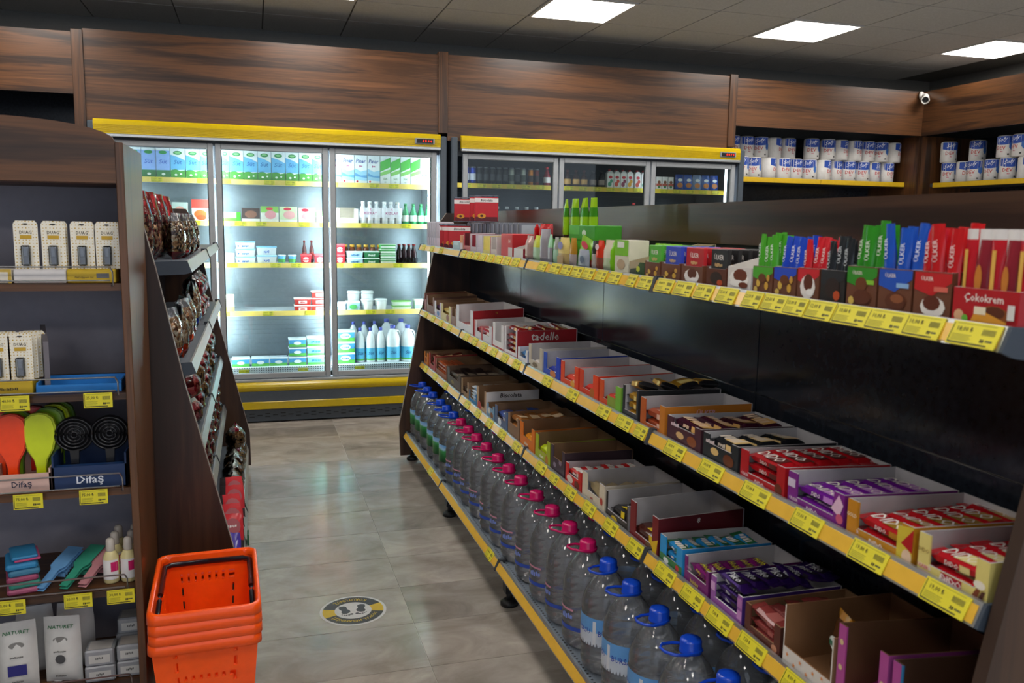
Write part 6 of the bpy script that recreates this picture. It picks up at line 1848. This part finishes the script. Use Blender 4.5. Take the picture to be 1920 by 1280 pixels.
for k, (x, y, zo, w, tc) in enumerate(((-.425, .0, 0, .075, '#c9a890'), (-.425, .0, .046, .072, '#b8b4b0'), (-.352, .01, 0, .066, '#a8a4a0'), (-.352, .01, .046, .064, '#b0a8a0'), (-.36, .08, 0, .07, '#a09c98'), (-.36, .08, .046, .07, '#989490'), (-.355, .08, .092, .068, '#a8a6a2'))):
    thing('swab_box', f'clear plastic cotton swab box, {("lower front", "upper front", "lower front by the side panel", "upper front by the side panel", "lower rear", "middle rear", "top rear")[k]}', 'box', (x, UYF + .02 + y, z + zo), 0, 'clear swab boxes', parts=clear_box(w, .066, .045, tc))

# ------------------------------------------------------------------ nested orange shopping baskets
def basket(sh):
    W, D, H, t = .125, .19, .37, .004       # half width, half depth at the rim
    w, d = .094, .158                       # at the bottom
    o = '#ff5810g'
    lerp = lambda a, b, v: a + (b - a) * v
    walls = MB()

    def wall(kind):
        """a side built as a lattice: solid panels with rows of slots left open"""
        ax = kind in ('front', 'back')
        n, m = 26, 28
        sg = -1 if kind in ('front', 'left') else 1

        def pt(u, v, off):
            hw, hd = lerp(w, W, v), lerp(d, D, v)
            if ax:
                return (lerp(-hw, hw, u), sg * (hd - off), .004 + (H - .004) * v)
            return (sg * (hw - off), lerp(-hd, hd, u), .004 + (H - .004) * v)
        for i in range(n):
            for j in range(m):
                u, v = (i + .5) / n, (j + .5) / m
                slot = False
                if 5 <= i <= 20:
                    if j - sh in (22, 23) and (i % 2):
                        slot = True
                    if j - sh in (14,) and (i % 2):
                        slot = True
                if i in (5, 20) and j > 1 and j - sh <= 23 and ((j - sh) % 3):
                    slot = True
                if slot:
                    continue
                u0, u1, v0, v1 = i / n, (i + 1) / n, j / m, (j + 1) / m
                a = [pt(u0, v0, 0), pt(u1, v0, 0), pt(u1, v1, 0), pt(u0, v1, 0)]
                b = [pt(u0, v0, t), pt(u1, v0, t), pt(u1, v1, t), pt(u0, v1, t)]
                walls.add(a + b, [(0, 1, 2, 3), (4, 7, 6, 5)] + ([(0, 4, 5, 1), (3, 2, 6, 7), (0, 3, 7, 4), (1, 5, 6, 2)] if 4 <= i <= 21 else []), o)
    for k in ('front', 'back', 'left', 'right'):
        wall(k)
    walls.box(-w, w, -d, d, 0, .005, o)
    # rim: rounded rectangle band with a down-turned skirt
    def rr(a, b, r, n=6):
        pts = []
        for cx, cy, s in ((a - r, b - r, 0), (-(a - r), b - r, 1), (-(a - r), -(b - r), 2), (a - r, -(b - r), 3)):
            for k in range(n + 1):
                q = PI / 2 * (s + k / n)
                pts.append((cx + r * math.cos(q), cy + r * math.sin(q)))
        return pts
    rim = MB()
    loops = [(W - .004, D - .004, H - .012), (W - .004, D - .004, H + .001), (W + .003, D + .003, H + .005), (W + .008, D + .008, H + .001), (W + .009, D + .009, H - (.0235)), (W + .006, D + .006, H - .025), (W + .005, D + .005, H - .006)]
    rings = [[(x, y, z) for x, y in rr(a, b, .026)] for a, b, z in loops]
    n = len(rings[0])
    vs = [p for r in rings for p in r]
    fs = [(i * n + k, i * n + (k + 1) % n, (i + 1) * n + (k + 1) % n, (i + 1) * n + k) for i in range(len(rings) - 1) for k in range(n)]
    rim.add(vs, fs, o, True)
    hd = MB()
    for s in (-1, 1):      # folded carrying handles lie along the inside of the rim
        hd.tube([(s * (W - .012), -.02, H - .022), (s * (W - .012), D - .03, H - .020), (s * (W - .03), D - .013, H - .020), (0, D - .011, H - .020)], .0075, '#1c1a22g', 6)
        hd.tube([(s * (W - .012), -.05, H - .024), (s * (W - .012), -D + .04, H - .030), (s * (W - .02), -D + .03, H - .06)], .0065, '#1c1a22g', 6)
    return [('wall', walls.mesh('wall')), ('rim', rim.mesh('rim')), ('handle', hd.mesh('handle'))]


bk = [basket(2 * (3 - k)) for k in range(4)]
for k in range(4):
    thing('shopping_basket', ['orange plastic shopping basket at the bottom of the stack, on the floor', 'orange shopping basket nested second from the floor', 'orange shopping basket nested just under the top one', 'topmost open orange shopping basket with black handles'][k],
          'basket', (-.143 + .001 * (k % 2), 2.278, .0 + .026 * k), .03 + .006 * (k % 3), 'nested orange baskets', parts=bk[k] if k == 3 else bk[k][:2])
